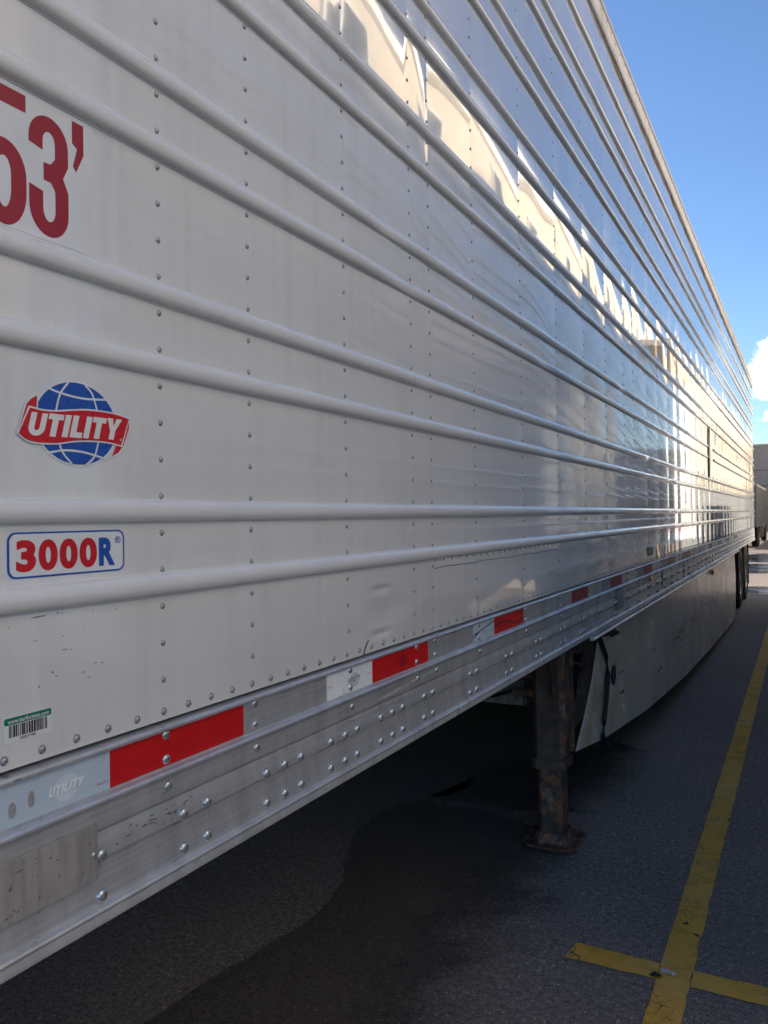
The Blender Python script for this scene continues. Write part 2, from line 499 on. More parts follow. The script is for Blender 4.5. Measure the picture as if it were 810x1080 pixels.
# ------------------------------------------------------------------ the trailer
XS = -.88                      # world x of the near side wall
TO = (-2.18, 8.6, 0)           # trailer origin
HW = 1.30
Y0, Y1 = -.30, 17.5
ZB, ZT = 1.262, 4.045
DENTS = ((1.70, 2.258, .07), (1.78, 2.146, .09), (1.88, 1.921, .03), (3.0, 2.146, .09), (4.5, 2.258, .10), (5.3, 1.921, .08))
RIBS = [1.472, 1.584, 1.809, 1.921, 2.146, 2.258, 2.483, 2.595, 2.820, 2.934, 3.158, 3.270, 3.495, 3.607, 3.832]
COLS = [.02, .47, .933, 1.158, 1.498, 1.832, 1.948, 2.27, 2.73, 3.19, 3.65, 4.10, 4.56, 4.83]
while COLS[-1] < 17.0: COLS.append(COLS[-1] + .457)
SEAMS = [1.948, 4.83, 7.572, 10.31, 13.06, 15.80]
BANDS = [ZB] + RIBS + [ZT]
amp = rng.uniform(.25, 1.0, (len(COLS) + 1, len(BANDS))) * np.where(rng.rand(len(COLS) + 1, len(BANDS)) < .22, -.5, 1)
colamp = rng.uniform(.5, 1.3, len(COLS) + 1)

def wav(y, z, s):
    r_ = np.random.RandomState(s); out = 0
    for k in range(7):
        fy, fz = r_.uniform(.8, 7.5), r_.uniform(.4, 2.6)
        out = out + np.sin(y * fy + z * fz + r_.uniform(0, 6.28)) * r_.uniform(.3, 1) / (1 + .35 * fy)
    return out

def disp(y, z):
    """oil-canning of the thin skin between its rivet columns and ribs, in metres"""
    ci = np.searchsorted(COLS, y); cl_ = np.array([Y0] + COLS + [Y1])
    a, b_ = cl_[ci], cl_[ci + 1]
    t = np.clip((y - a) / np.maximum(b_ - a, .01), 0, 1)
    bi = np.clip(np.searchsorted(BANDS, z) - 1, 0, len(BANDS) - 2); bl = np.array(BANDS)
    h = bl[bi + 1] - bl[bi]; s = np.clip((z - bl[bi]) / h, 0, 1)
    A = amp[ci, bi] * .0015 * (h / .225) ** 1.2
    narrow = np.clip((b_ - a) / .457, .2, 1)
    d = A * narrow * np.sin(np.pi * t) ** .9 * (.35 + .65 * np.sin(np.pi * s))
    d = d + .0009 * colamp[ci] * narrow * np.sin(np.pi * t)
    d = d + .0006 * wav(y, z, 3) * np.sin(np.pi * np.clip((z - ZB) / (ZT - ZB), 0, 1)) ** .3
    d = d + .00010 * wav(y * 3.1, z * 6, 8)
    # lap joints: every sheet tucks slightly under the next one
    k = np.searchsorted(SEAMS, y); sl = np.array([Y0] + SEAMS + [Y1])
    tt = (y - sl[k]) / (sl[k + 1] - sl[k])
    d = d + .0002 * tt
    near = np.clip((y - .80) / .9, 0, 1)
    d = d * near * (1 - .35 * np.clip((y - 4) / 4, 0, 1))
    # two creased dents low on the skin
    for (cy, cz, wy, wz, dp) in ((1.655, 1.403, .040, .010, -.0040), (1.662, 1.412, .045, .009, .0022), (1.650, 1.300, .045, .009, -.0045), (1.655, 1.308, .05, .009, .002), (1.69, 1.350, .09, .035, -.0035), (9.0, 2.15, .05, .30, -.012)):
        d = d + dp * np.exp(-((y - cy) / wy) ** 2 - ((z - cz) / wz) ** 2)
    return d

def col_axis(fine):
    base = list(np.arange(Y0, Y1, fine)) + [Y1]
    for c in COLS + SEAMS: base += [c, c + .004]
    base += list(np.arange(1.54, 1.80, .008))
    return np.array(sorted(set(round(v, 4) for v in base)))

def make_panel():
    ys = col_axis(.024)
    zs = [ZB]
    for a, b_ in zip(BANDS[:-1], BANDS[1:]):
        k = max(4, int(round((b_ - a) / .018)))
        zs += list(np.linspace(a, b_, k + 1)[1:])
    zs = np.array(sorted(set(round(float(v), 5) for v in zs + list(np.arange(1.28, 1.44, .0045)))))
    YY, ZZ = np.meshgrid(ys, zs, indexing='ij')
    D = disp(YY, ZZ)
    vs = np.stack([XS + D, YY, ZZ], -1).reshape(-1, 3) - np.array(TO)
    ny, nz = len(ys), len(zs)
    i, j = np.meshgrid(np.arange(ny - 1), np.arange(nz - 1), indexing='ij')
    a = (i * nz + j).ravel()
    fs = np.stack([a, a + nz, a + nz + 1, a + 1], -1)
    me = bpy.data.meshes.new('side_panel')
    me.from_pydata(vs.tolist(), [], fs.tolist())
    me.shade_smooth(); me.materials.append(M['panel'])
    o = bpy.data.objects.new('side_panel', me); COL.objects.link(o)
    return o

trailer = empty('semi_trailer', TO)
tag(trailer, 'long white refrigerated semi trailer with horizontal ribs, filling the left of the photo', 'trailer', 'trailers parked side by side')
T = trailer
panel = make_panel(); panel.parent = T

def dz(y, z): return float(disp(np.array([y]), np.array([z]))[0])

# other walls, roof, floor
s = MB(); s.box(XS - 2 * HW, XS - 2 * HW + .04, Y0 + .001, Y1 - .001, ZB, 4.06); s.build('far_side_panel', M['rib'], T, off=TO)
s = MB(); s.box(XS - 2 * HW + .05, XS - .02, Y0, Y0 + .04, 1.1, 4.15); s.build('front_wall', M['rib'], T, off=TO)
s = MB(); s.box(XS - 2 * HW + .02, XS - .02, Y0, Y1, 4.165, 4.19); s.build('roof', M['rib'], T, off=TO)
s = MB(); s.box(XS - 2 * HW + .05, XS - .035, Y0 + .02, Y1 - .02, 1.17, 1.24); s.build('floor', M['dark'], T, off=TO)
for k in range(24):
    y = .4 + k * .71
    s = MB(); s.box(XS - 2 * HW + .06, XS - .04, y, y + .012, 1.045, 1.165); s.box(XS - 2 * HW + .06, XS - .04, y - .03, y + .045, 1.035, 1.044)
    s.build('crossmember', M['steel'], T, off=TO)
s = MB(); s.box(XS - 2 * HW, XS - .01, Y1 - .07, Y1 + .02, 1.02, 4.20)
rf = s.build('rear_frame', M['toprail'], T, off=TO, bevel=.01)
s = MB()
for x0 in (XS - 1.30 - 1.2, XS - 1.29): s.box(x0, x0 + 1.19, Y1 + .021, Y1 + .05, 1.18, 4.08)
s.build('rear_door', M['rib'], T, off=TO)
s = MB(); s.box(XS - .50, XS - 2.1, Y1 - .10, Y1 + .02, .52, .62); s.box(XS - .55, XS - .63, Y1 - .09, Y1 - .02, .6, 1.03); s.box(XS - 1.98, XS - 2.05, Y1 - .09, Y1 - .02, .6, 1.03)
s.build('rear_bumper', M['rim'], T, off=TO)

# ribs: half-round beads with a slightly flattened flank
def rib_prof(z, hw=.0165, pr=.0135, x=XS):
    pts = [(x - .004, z - hw - .004), (x + .0012, z - hw - .002)]
    for k in range(11):
        t = -math.pi / 2 + math.pi * k / 10
        pts.append((x + .0012 + pr * max(0, math.cos(t)) ** .8, z + hw * math.sin(t)))
    pts += [(x + .0012, z + hw + .002), (x - .004, z + hw + .004)]
    return pts
rr = random.Random(3)
for zi, z in enumerate(RIBS):
    s = MB(); cuts = [Y0] + SEAMS + [Y1]
    for a, b_ in zip(cuts[:-1], cuts[1:]):
        if 7.6 < a + 1.4 < 10 and zi in (3, 4, 5, 6): pass
        dzv = rr.uniform(-.0006, .0006); k = 1 + rr.uniform(-.03, .03)
        segs = 60; n = 15
        ysg = [a + (b_ + .03 - a) * q / segs for q in range(segs + 1)]
        vs = []; fs = []
        for y in ysg:
            y = min(y, Y1)
            o_ = dz(y, z); wob = .0006 * math.sin(y * 3.1 + zi) + .0004 * math.sin(y * 8.3 + 2 * zi)
            hit = 1.0
            for (cy, cz, wd) in DENTS if 'DENTS' in globals() else ():
                if abs(cz - z) < .02: hit -= .45 * math.exp(-((y - cy) / wd) ** 2)
            if z in (2.146, 2.258) and 8.9 < y < 9.5: hit = .12
            for (px, pz) in rib_prof(z + dzv, .0165 * k, .0135 * k * hit): vs.append((px + o_ + wob, y, pz))
        m_ = len(rib_prof(z))
        for q in range(segs):
            for i in range(m_ - 1): fs.append((q * m_ + i, q * m_ + i + 1, (q + 1) * m_ + i + 1, (q + 1) * m_ + i))
        s.add(vs, fs)
    s.build('rib', M['rib'], T, smooth=True, off=TO, angle=60)

# top rail
def prof_off(pts, x=XS): return [(x + o_, z) for o_, z in pts]
s = MB()
s.extrude_y(prof_off([(-.02, 4.034), (.013, 4.034), (.016, 4.038), (.016, 4.047), (.010, 4.052), (.004, 4.054), (.004, 4.064), (.011, 4.067),
                      (.012, 4.10), (.011, 4.15), (.016, 4.155), (.016, 4.178), (.010, 4.192), (0, 4.199), (-.04, 4.200), (-.04, 4.16)]), Y0, Y1 + .03, True)
toprail = s.build('top_rail', M['toprail'], T, smooth=True, off=TO)
s = MB(); s.extrude_y(prof_off([(.0045, 4.0545), (.0062, 4.0545), (.0062, 4.0635), (.0045, 4.0635)]), Y0, Y1, True); s.build('seal', M['gap'], toprail, off=TO)
r = random.Random(4)
for k in range(16):        # old sealant squeezed out under the rail
    y = 2.5 + k * .85 + r.uniform(-.3, .3); L = r.uniform(.15, .55); z = 4.033
    pts = [(y + L * q / 8, z - .004 - r.uniform(0, .012) * math.sin(math.pi * q / 8)) for q in range(9)] + [(y + L, z + .001), (y, z + .001)]
    s = MB(); s.poly_x(pts, XS + .002, XS + .005); s.build('sealant', M['stain'], toprail, off=TO)

# bottom rail
RP = [(-.03, 1.256), (.004, 1.256), (.009, 1.2545), (.0115, 1.2515), (.0115, 1.2485), (.009, 1.246), (.004, 1.245),
      (.003, 1.2445), (.003, 1.190), (.005, 1.1885), (.013, 1.1865), (.016, 1.184), (.016, 1.181), (.013, 1.178), (.008, 1.175), (.0065, 1.172),
      (.0065, 1.1425), (-.0010, 1.1415), (-.0015, 1.1375), (.0030, 1.1360), (.0085, 1.1120), (.0090, 1.1020), (.0025, 1.0950), (.0020, 1.0890), (.0080, 1.0640),
      (.0085, 1.0440), (.0100, 1.0400), (.0165, 1.0370), (.0185, 1.0345), (.0185, 1.0325), (.0165, 1.0300), (.0130, 1.0275), (.0165, 1.0180), (.0165, 1.0150), (-.06, 1.0150)]
rail_parts = []
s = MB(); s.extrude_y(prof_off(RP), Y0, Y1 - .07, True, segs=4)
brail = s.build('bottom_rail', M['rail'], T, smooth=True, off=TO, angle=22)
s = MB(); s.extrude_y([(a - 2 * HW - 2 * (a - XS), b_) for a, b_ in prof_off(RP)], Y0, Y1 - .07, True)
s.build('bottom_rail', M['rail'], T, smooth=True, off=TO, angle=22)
# lower trim over the skirt, starting behind the landing gear
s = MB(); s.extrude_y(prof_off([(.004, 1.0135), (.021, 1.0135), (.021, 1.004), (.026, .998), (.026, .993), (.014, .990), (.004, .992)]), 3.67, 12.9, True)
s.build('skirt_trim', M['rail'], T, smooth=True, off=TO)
# joint lines
for y in (5.76, 6.9):
    s = MB(); s.box(XS + .0032, XS + .0092, y, y + .007, 1.044, 1.172); s.build('joint', M['gap'], brail, off=TO)

# rivets -----------------------------------------------------------------
def fl(y, z): return XS + dz(y, z)
riv = []                                        # y, z, r
for c in COLS:
    z = 1.300 if c > 1.0 else 1.327
    k = 0
    z0 = 2.1745 - 15 * .0567
    while z0 + k * .0567 < 4.02:
        z = z0 + k * .0567; k += 1
        if any(abs(z - q) < .0195 for q in RIBS): continue
        riv.append((c, z, .0046))
y = .543
while y < 17.3:
    riv.append((y, 1.275, .0056)); y += .0557
y = 1.965
while y < 3.19:
    riv.append((y, 1.452, .0038)); y += .0557
y = .3
while y < 17.3:
    riv.append((y, 4.128, .005)); y += .115
def vis(y): return (y > .55)
def dist(y, z): return math.sqrt((XS) ** 2 + y * y + (z - CAM_H) ** 2)
def ok(y, z):
    d = Vector((XS, y, z - CAM_H)); q = d.dot(fw)
    if q <= 0: return False
    u, v = 842 * d.dot(X) / q, 842 * d.dot(Y) / q
    return abs(u) < 406 and abs(v) < 541
inside = sorted([p for p in riv if ok(p[0], p[1])], key=lambda p: dist(p[0], p[1]) / p[2])
first = inside[:100]; fs_ = set(first)
dome_me = {}
def rivet_obj(name, y, z, x, rad, h, mat, parent):
    key = (name, rad)
    if key not in dome_me:
        s = MB(); s.dome((0, 0, 0), rad, h, n=14, rings=4)
        if name == 'rivet':     # a little washer-like rim
            s.dome((-.0002, 0, 0), rad * 1.22, h * .28, n=14, rings=2)
        o = s.build(name, mat, None, smooth=True, angle=50); dome_me[key] = o.data
    else:
        o = bpy.data.objects.new(name, dome_me[key]); COL.objects.link(o)
    o.parent = parent
    o.location = (x - TO[0], y - TO[1], z - TO[2]); return o
for (y, z, rad) in first:
    top = z > 4.05
    rivet_obj('rivet', y, z, fl(y, z) + (.012 if top else 0), rad, rad * .62, M['paintrivet'], panel)
s = MB()
for p in riv:
    if p in fs_: continue
    y, z, rad = p
    if y > 3.0:
        rings, n = 2, 7
    else:
        rings, n = 3, 9
    s.dome((fl(y, z) + (.011 if z > 4.05 else (.0014 if abs(z - 1.452) < .001 else -.0002)), y, z), rad, rad * .7, n=n, rings=rings)
tag(s.build('rivets', M['paintrivet'], panel, smooth=True, off=TO), kind='stuff')

# bolts of the bottom rail
by = [.798, .964, 1.020, 1.183, 1.240, 1.295, 1.405, 1.463, 1.515, 1.625, 1.683, 1.738, 1.862, 1.915, 2.180, 2.233, 2.500, 2.557, 2.833, 2.891, 3.163, 3.230, 3.482, 3.545, 3.842, 3.90]
y = 4.185
while y < 17.2: by += [y, y + .055]; y += .33
bolts = []
for y in by:
    bolts.append((y, 1.108 if y > .85 else 1.106, .0082, .0104, .0070)); bolts.append((y, 1.054 if y > .85 else 1.050, .0078, .0104, .0070))
for c in [q for q in COLS if q > .9]:
    for z, o_ in ((1.2395, .003), (1.2015, .003), (1.161, .0065)): bolts.append((c, z, o_, .0082, .0048))
bolts.sort(key=lambda p: p[0])
for (y, z, o_, rad, h) in bolts[:100]:
    rivet_obj('bolt', y, z, XS + o_ - .0002, rad, h, M['rivet'], brail)
s = MB()
for (y, z, o_, rad, h) in bolts[100:]: s.dome((XS + o_ - .0002, y, z), rad, h, n=9, rings=3)
tag(s.build('bolts', M['rivet'], brail, smooth=True, off=TO), kind='stuff')

# lap joints: a hairline step at each sheet seam, and the riveted repair strip
s = MB()
yy = np.linspace(1.957, 3.185, 70); vs = []; fs = []
for q, y in enumerate(yy):
    lo = 1.432 + .0012 * math.sin(y * 19) + .001 * math.sin(y * 41)
    for (o_, z) in ((.0002, 1.4535), (.0012, 1.4505), (.0016, 1.440), (.0018, lo), (-.0004, lo - .0004)): vs.append((fl(y, 1.44) + o_, y, z))
    if q: b_ = 5 * (q - 1); fs += [(b_ + i, b_ + i + 1, b_ + 6 + i, b_ + 5 + i) for i in range(4)]
s.add(vs, fs); s.build('repair_strip', M['panel'], panel, off=TO)
s = MB(); vs = []; fs = []
for q, y in enumerate(yy):
    lo = 1.432 + .0012 * math.sin(y * 19) + .001 * math.sin(y * 41)
    for z in (lo - .0004, lo - .0020): vs.append((fl(y, z) + .0004, y, z))
    if q: b_ = 2 * (q - 1); fs.append((b_, b_ + 1, b_ + 3, b_ + 2))
s.add(vs, fs); s.build('crack', M['gap'], panel, off=TO)
s = MB(); s.poly_x([(1.560, 1.2625), (1.566, 1.2625), (1.580, 1.284), (1.590, 1.2905), (1.588, 1.292), (1.577, 1.286)], XS + .0006, XS + .0012); s.build('crack', M['gap'], panel, off=TO)
# torn upright patch far along, where two ribs are interrupted
s = MB()
pts = [(8.96, 1.92), (9.00, 1.94), (9.07, 2.12), (9.05, 2.22), (9.08, 2.44), (9.05, 2.47), (9.00, 2.34), (9.02, 2.22), (8.97, 2.08)]
s.poly_x(pts, XS - .004, XS + .0025); s.build('torn_patch', M['rust'], panel, off=TO)
s = MB(); s.poly_x([(9.10, 1.92), (9.33, 1.95), (9.36, 2.2), (9.31, 2.45), (9.13, 2.47), (9.16, 2.2)], XS - .004, XS + .007); s.build('torn_patch', M['panel'], panel, off=TO)

# ------------------------------------------------------------------ tapes, decals and lettering
def sheet(name, pts, o_, mat, parent, th=.0004):
    s = MB(); s.poly_x(pts, XS + o_ - th, XS + o_); return s.build(name, mat, parent, off=TO)
def rect(y0, y1, z0, z1): return [(y0, z0), (y1, z0), (y1, z1), (y0, z1)]
def text(body, y0, y1, z0, z1, o_, mat, parent, bold=0.0, shear=0.0, name='lettering', space=1.0, slope=0.0):
    cu = bpy.data.curves.new('t', 'FONT'); cu.body = body; cu.offset = bold; cu.shear = shear; cu.space_character = space
    cu.resolution_u = 6; cu.fill_mode = 'FRONT'
    ob = bpy.data.objects.new('t', cu); COL.objects.link(ob); bpy.context.view_layer.update()
    me = bpy.data.meshes.new_from_object(ob.evaluated_get(bpy.context.evaluated_depsgraph_get()))
    bpy.data.objects.remove(ob)
    n = len(me.vertices); co = np.zeros(n * 3); me.vertices.foreach_get('co', co); co = co.reshape(-1, 3)
    a, b_ = co.min(0), co.max(0)
    yy = y0 + (co[:, 0] - a[0]) / (b_[0] - a[0]) * (y1 - y0); zz = z0 + (co[:, 1] - a[1]) / (b_[1] - a[1]) * (z1 - z0)
    zz = zz + (yy - (y0 + y1) / 2) * slope
    me.vertices.foreach_set('co', np.stack([np.full(n, XS + o_ - TO[0]), yy - TO[1], zz], -1).ravel())
    me.update(); me.materials.clear(); me.materials.append(mat); me.name = name
    bm = bmesh.new(); bm.from_mesh(me); bmesh.ops.dissolve_degenerate(bm, dist=1e-7, edges=bm.edges); bm.to_mesh(me); bm.free()
    o = bpy.data.objects.new(name, me); COL.objects.link(o); o.parent = parent
    return o

SLOTS = (('U', 0, .165), ('T', .180, .335), ('I', .352, .415), ('L', .436, .566), ('I', .584, .647), ('T', .660, .815), ('Y', .822, 1.0))
def word(y0, y1, zc, h, shear, slope, o_, mat, parent):
    """the seven heavy slanted capitals of the emblem, each a clean polygon"""
    Wd = y1 - y0
    for ch, a, b_ in SLOTS:
        a, b_ = y0 + a * Wd, y0 + b_ * Wd; w_ = b_ - a; st = .062 * Wd; t = h * .25; hh = h / 2; cy_ = (a + b_) / 2
        if ch == 'T': P_ = [(a, hh), (a, hh - t), (cy_ - st / 2, hh - t), (cy_ - st / 2, -hh), (cy_ + st / 2, -hh), (cy_ + st / 2, hh - t), (b_, hh - t), (b_, hh)]; F_ = [(0, 1, 2, 5, 6, 7), (2, 3, 4, 5)]
        elif ch == 'I': P_ = [(a, hh), (a, -hh), (b_, -hh), (b_, hh)]; F_ = [(0, 1, 2, 3)]
        elif ch == 'L': P_ = [(a, hh), (a, -hh), (b_, -hh), (b_, -hh + t), (a + st, -hh + t), (a + st, hh)]; F_ = [(0, 1, 4, 5), (1, 2, 3, 4)]
        elif ch == 'Y': P_ = [(a, hh), (cy_ - st / 2, -h * .08), (cy_ - st / 2, -hh), (cy_ + st / 2, -hh), (cy_ + st / 2, -h * .08), (b_, hh), (b_ - st * 1.1, hh), (cy_, h * .12), (a + st * 1.1, hh)]; F_ = [(0, 1, 7, 8), (1, 2, 3, 4, 7), (4, 5, 6, 7)]
        else:
            n = 12; rr_ = w_ / 2; ot = [(a, hh)] + [(cy_ - rr_ * math.cos(math.pi * i / n), -hh + rr_ * .9 - rr_ * .9 * math.sin(math.pi * i / n)) for i in range(n + 1)] + [(b_, hh)]
            ri = rr_ - st * .92; it = [(a + st * .92, hh)] + [(cy_ - ri * math.cos(math.pi * i / n), -hh + rr_ * .9 - (rr_ * .9 - t * .95) * math.sin(math.pi * i / n)) for i in range(n + 1)] + [(b_ - st * .92, hh)]
            P_ = ot + it; m_ = len(ot); F_ = [(i, i + 1, m_ + i + 1, m_ + i) for i in range(m_ - 1)]
        s = MB(); s.add([(XS + o_, y + z * shear, zc + z + (cy_ - y0) * slope) for y, z in P_], F_); s.build('lettering', mat, parent, off=TO)

# length decal
d = sheet('length_decal', rect(.42, .803, 1.942, 2.124), .0008, M['decal_white'], T)
d['label'] = "white decal with large dark red numerals"
def arcpts(cx, cz, ry, rz, a0, a1, n=18): return [(cx + ry * math.cos(R(a0 + (a1 - a0) * i / n)), cz + rz * math.sin(R(a0 + (a1 - a0) * i / n))) for i in range(n + 1)]
def ribbon(name, path_o, path_i, o_, mat, parent):
    s = MB(); n = len(path_o)
    vs = [(XS + o_, p[0], p[1]) for p in path_o] + [(XS + o_, p[0], p[1]) for p in path_i]
    s.add(vs, [(i, i + 1, n + i + 1, n + i) for i in range(n - 1)])
    return s
def three(y0, y1, z0, z1, wy, wz, parent, mat, o_):
    """condensed heavy 3 drawn as outer and inner outlines"""
    cy = (y0 + y1) / 2; h = z1 - z0; ry = (y1 - y0) / 2; zm = z0 + h * .535
    s = MB()
    cu, cl2 = z0 + h * .80, z0 + h * .26
    ot = arcpts(cy, z1 - ry * 1.12, ry, ry * 1.12, 180, 0) + [(y1, cu - .02), (y1, zm + .018), (y1 - ry * .28, zm)]
    it = arcpts(cy, z1 - ry * 1.12, ry - wy, ry * 1.12 - wz, 180, 0) + [(y1 - wy, cu - .02), (y1 - wy * 1.05, zm + .02), (y1 - wy * 1.35, zm + .012)]
    ot = [(y0, z1 - .043)] + ot; it = [(y0 + wy, z1 - .047)] + it
    ob = arcpts(cy, z0 + ry * 1.2, ry, ry * 1.2, 180, 360) + [(y1, cl2 + .02), (y1, zm - .018), (y1 - ry * .28, zm)]
    ib = arcpts(cy, z0 + ry * 1.2, ry - wy, ry * 1.2 - wz, 180, 360) + [(y1 - wy, cl2 + .02), (y1 - wy * 1.05, zm - .02), (y1 - wy * 1.35, zm - .012)]
    ob = [(y0, z0 + .062)] + ob; ib = [(y0 + wy, z0 + .058)] + ib
    for a, b_ in ((ot, it), (ob, ib)):
        n = len(a); s.add([(XS + o_, *p) for p in a] + [(XS + o_, *p) for p in b_], [(i, i + 1, n + i + 1, n + i) for i in range(n - 1)])
    s.add([(XS + o_, *p) for p in ((cy - ry * .28, zm - .0115), (y1 - wy * 1.35, zm - .012), (y1 - ry * .28, zm), (y1 - wy * 1.35, zm + .012), (cy - ry * .28, zm + .0115))], [(0, 1, 2, 3, 4)])
    return s.build('lettering', mat, parent, off=TO)
def five(y0, y1, z0, z1, wy, wz, parent, mat, o_):
    cy = (y0 + y1) / 2; h = z1 - z0; ry = (y1 - y0) / 2
    s = MB(); zb = z0 + h * .62
    s.add([(XS + o_, *p) for p in ((y0, z1), (y1, z1), (y1, z1 - wz), (y0 + wy, z1 - wz), (y0 + wy, z0 + h * .47), (y0, z0 + h * .47))], [(0, 1, 2, 3), (0, 3, 4, 5)])
    ot = [(y0 + wy * .9, zb - .012)] + arcpts(cy, zb - ry * 1.3, ry, ry * 1.3, 130, 0) + [(y1, z0 + ry * 1.5)] + arcpts(cy, z0 + ry * 1.5, ry, ry * 1.5, 0, -180) + [(y0, z0 + ry * 2.4)]
    it = [(y0 + wy * .9, zb - .030)] + arcpts(cy, zb - ry * 1.3, ry - wy, ry * 1.3 - wz, 130, 0) + [(y1 - wy, z0 + ry * 1.5)] + arcpts(cy, z0 + ry * 1.5, ry - wy, ry * 1.5 - wz, 0, -180) + [(y0 + wy, z0 + ry * 2.4)]
    n = len(ot); s.add([(XS + o_ + .0001, *p) for p in ot] + [(XS + o_ + .0001, *p) for p in it], [(i, i + 1, n + i + 1, n + i) for i in range(n - 1)])
    return s.build('lettering', mat, parent, off=TO)
three(.6995, .7620, 1.9475, 2.107, .0215, .020, d, M['maroon_print'], .0011)
five(.630, .6955, 1.9435, 2.119, .0225, .022, d, M['maroon_print'], .0011)
s = MB(); s.add([(XS + .0011, *p) for p in ((.7690, 2.119), (.7885, 2.119), (.7885, 2.078), (.7755, 2.050), (.7700, 2.057), (.7775, 2.083), (.7690, 2.088))], [(0, 1, 2, 5, 6), (2, 3, 4, 5)])
s.build('lettering', M['maroon_print'], d, off=TO)

# globe emblem: blue globe with pale grid, red ribbon banner with white italic word
gd = empty('globe_decal', (0, 0, 0)); bpy.data.objects.remove(gd)
cy, cz, ry, rz = .7730, 1.7040, .0690, .0560
outl = arcpts(cy, cz, ry * 1.05, rz * 1.05, 0, 360, 48)[:-1]
gd = sheet('globe_decal', outl, .0008, M['decal_white'], T); gd['label'] = 'round blue globe decal crossed by a red banner'
sheet('globe', arcpts(cy, cz, ry, rz, 0, 360, 60)[:-1], .0012, M['blue_print'], gd)
def line_strip(pts, wd, o_, mat, parent, name='grid_line'):
    s = MB(); vs = []; fs = []; n = len(pts)
    for i, p in enumerate(pts):
        a = Vector(pts[max(i - 1, 0)]); b_ = Vector(pts[min(i + 1, n - 1)]); t = (b_ - a).normalized(); nr = Vector((-t.y, t.x)) * wd / 2
        vs += [(XS + o_, p[0] + nr.x, p[1] + nr.y), (XS + o_, p[0] - nr.x, p[1] - nr.y)]
        if i: fs.append((2 * i - 2, 2 * i - 1, 2 * i + 1, 2 * i))
    s.add(vs, fs); return s.build(name, mat, parent, off=TO)
GP = sheet
def smooth_path(pts, n=24):
    """Catmull-Rom through measured points"""
    P_ = [pts[0]] + list(pts) + [pts[-1]]; out = []
    m_ = len(pts) - 1
    for i in range(n + 1):
        t = i / n * m_; k = min(int(t), m_ - 1); u = t - k
        p0, p1, p2, p3 = P_[k], P_[k + 1], P_[k + 2], P_[k + 3]
        out.append(tuple(.5 * (2 * p1[c] + (p2[c] - p0[c]) * u + (2 * p0[c] - 5 * p1[c] + 4 * p2[c] - p3[c]) * u * u + (3 * p1[c] - p0[c] - 3 * p2[c] + p3[c]) * u ** 3) for c in (0, 1)))
    return out
for k, pts in enumerate(([(.722, 1.7475), (.743, 1.743), (.765, 1.7405), (.790, 1.7400), (.8265, 1.7435)], [(.758, 1.7585), (.744, 1.741), (.736, 1.714)], [(.786, 1.7590), (.799, 1.747), (.808, 1.722)],
                         [(.722, 1.6605), (.745, 1.6655), (.766, 1.6665), (.790, 1.6645), (.824, 1.6580)], [(.740, 1.678), (.748, 1.662), (.762, 1.6485)], [(.809, 1.684), (.801, 1.661), (.786, 1.6480)])):
    line_strip(smooth_path(pts), .0028, .0013 + k * .00008, M['decal_white'], gd)
BT = smooth_path([(.6960, 1.7175), (.715, 1.7155), (.736, 1.7165), (.759, 1.7200), (.785, 1.7235), (.815, 1.7245), (.842, 1.7235), (.8655, 1.7195)])
BB = smooth_path([(.6785, 1.6835), (.690, 1.6760), (.708, 1.6735), (.738, 1.6750), (.765, 1.6800), (.795, 1.6828), (.825, 1.6830), (.8500, 1.6800)])
def banner(g_, o_, mat, name):
    top = [(y, z + g_) for y, z in BT]; bot = [(y, z - g_) for y, z in BB]
    top = [(top[0][0] - g_, top[0][1])] + top + [(top[-1][0] + g_, top[-1][1])]
    bot = [(bot[0][0] - g_, bot[0][1])] + bot + [(bot[-1][0] + g_, bot[-1][1])]
    s = MB(); n = len(top)
    s.add([(XS + o_, *p) for p in top] + [(XS + o_, *p) for p in bot], [(i, i + 1, n + i + 1, n + i) for i in range(n - 1)])
    return s.build(name, mat, gd, off=TO)
for k, (wd, mt_) in enumerate(((.0022, M['decal_white']), (0, M['red_print']))):
    o_ = .00195 + k * .0002
    sheet('banner_end', [(.6780 - wd, 1.684 - wd), (.690, 1.680), (.7060 + wd, 1.716), (.7070 + wd, 1.7345 + wd), (.6985 - wd, 1.7295 + wd), (.6915 - wd, 1.7225 + wd)], o_, mt_, gd, .0001)
    sheet('banner_end', [(.8325 - wd, 1.6630 - wd), (.8450 + wd * .5, 1.6690 - wd), (.8550 + wd, 1.6800), (.8660 + wd, 1.7060), (.8655, 1.716), (.8430, 1.6830)], o_, mt_, gd, .0001)
banner(.0022, .0023, M['decal_white'], 'banner'); banner(0, .0026, M['red_print'], 'banner')
word(.6940, .8480, 1.6965, .0305, .26, .040, .0029, M['white_print'], gd)
text('®', .8470, .8510, 1.6865, 1.6900, .0029, M['white_print'], gd, .0)

# model badge
def rrect(y0, y1, z0, z1, r_, n=6):
    pts = []
    for (a, cyy, czz) in ((180, y0 + r_, z0 + r_), (270, y1 - r_, z0 + r_), (0, y1 - r_, z1 - r_), (90, y0 + r_, z1 - r_)):
        pts += arcpts(cyy, czz, r_, r_, a, a + 90, n)
    return pts
bd = sheet('badge_decal', rrect(.6615, .8550, 1.4985, 1.5575, .012), .0008, M['blue_print'], T); bd['label'] = 'rounded white badge with red digits, blue letter and blue border'
sheet('badge_face', rrect(.6645, .8520, 1.5010, 1.5550, .010), .0012, M['decal_white'], bd)
for q, (ch, a, b_) in enumerate((('3', .6735, .7030), ('0', .7070, .7370), ('0', .7400, .7700), ('0', .7730, .8035))):
    text(ch, a, b_, 1.5065, 1.5475, .0015, M['red_print'], bd, .050)
text('R', .8070, .8365, 1.5070, 1.5470, .0015, M['blue_print'], bd, .050)
text('®', .8365, .8475, 1.5380, 1.5480, .0015, M['blue_print'], bd, .01)

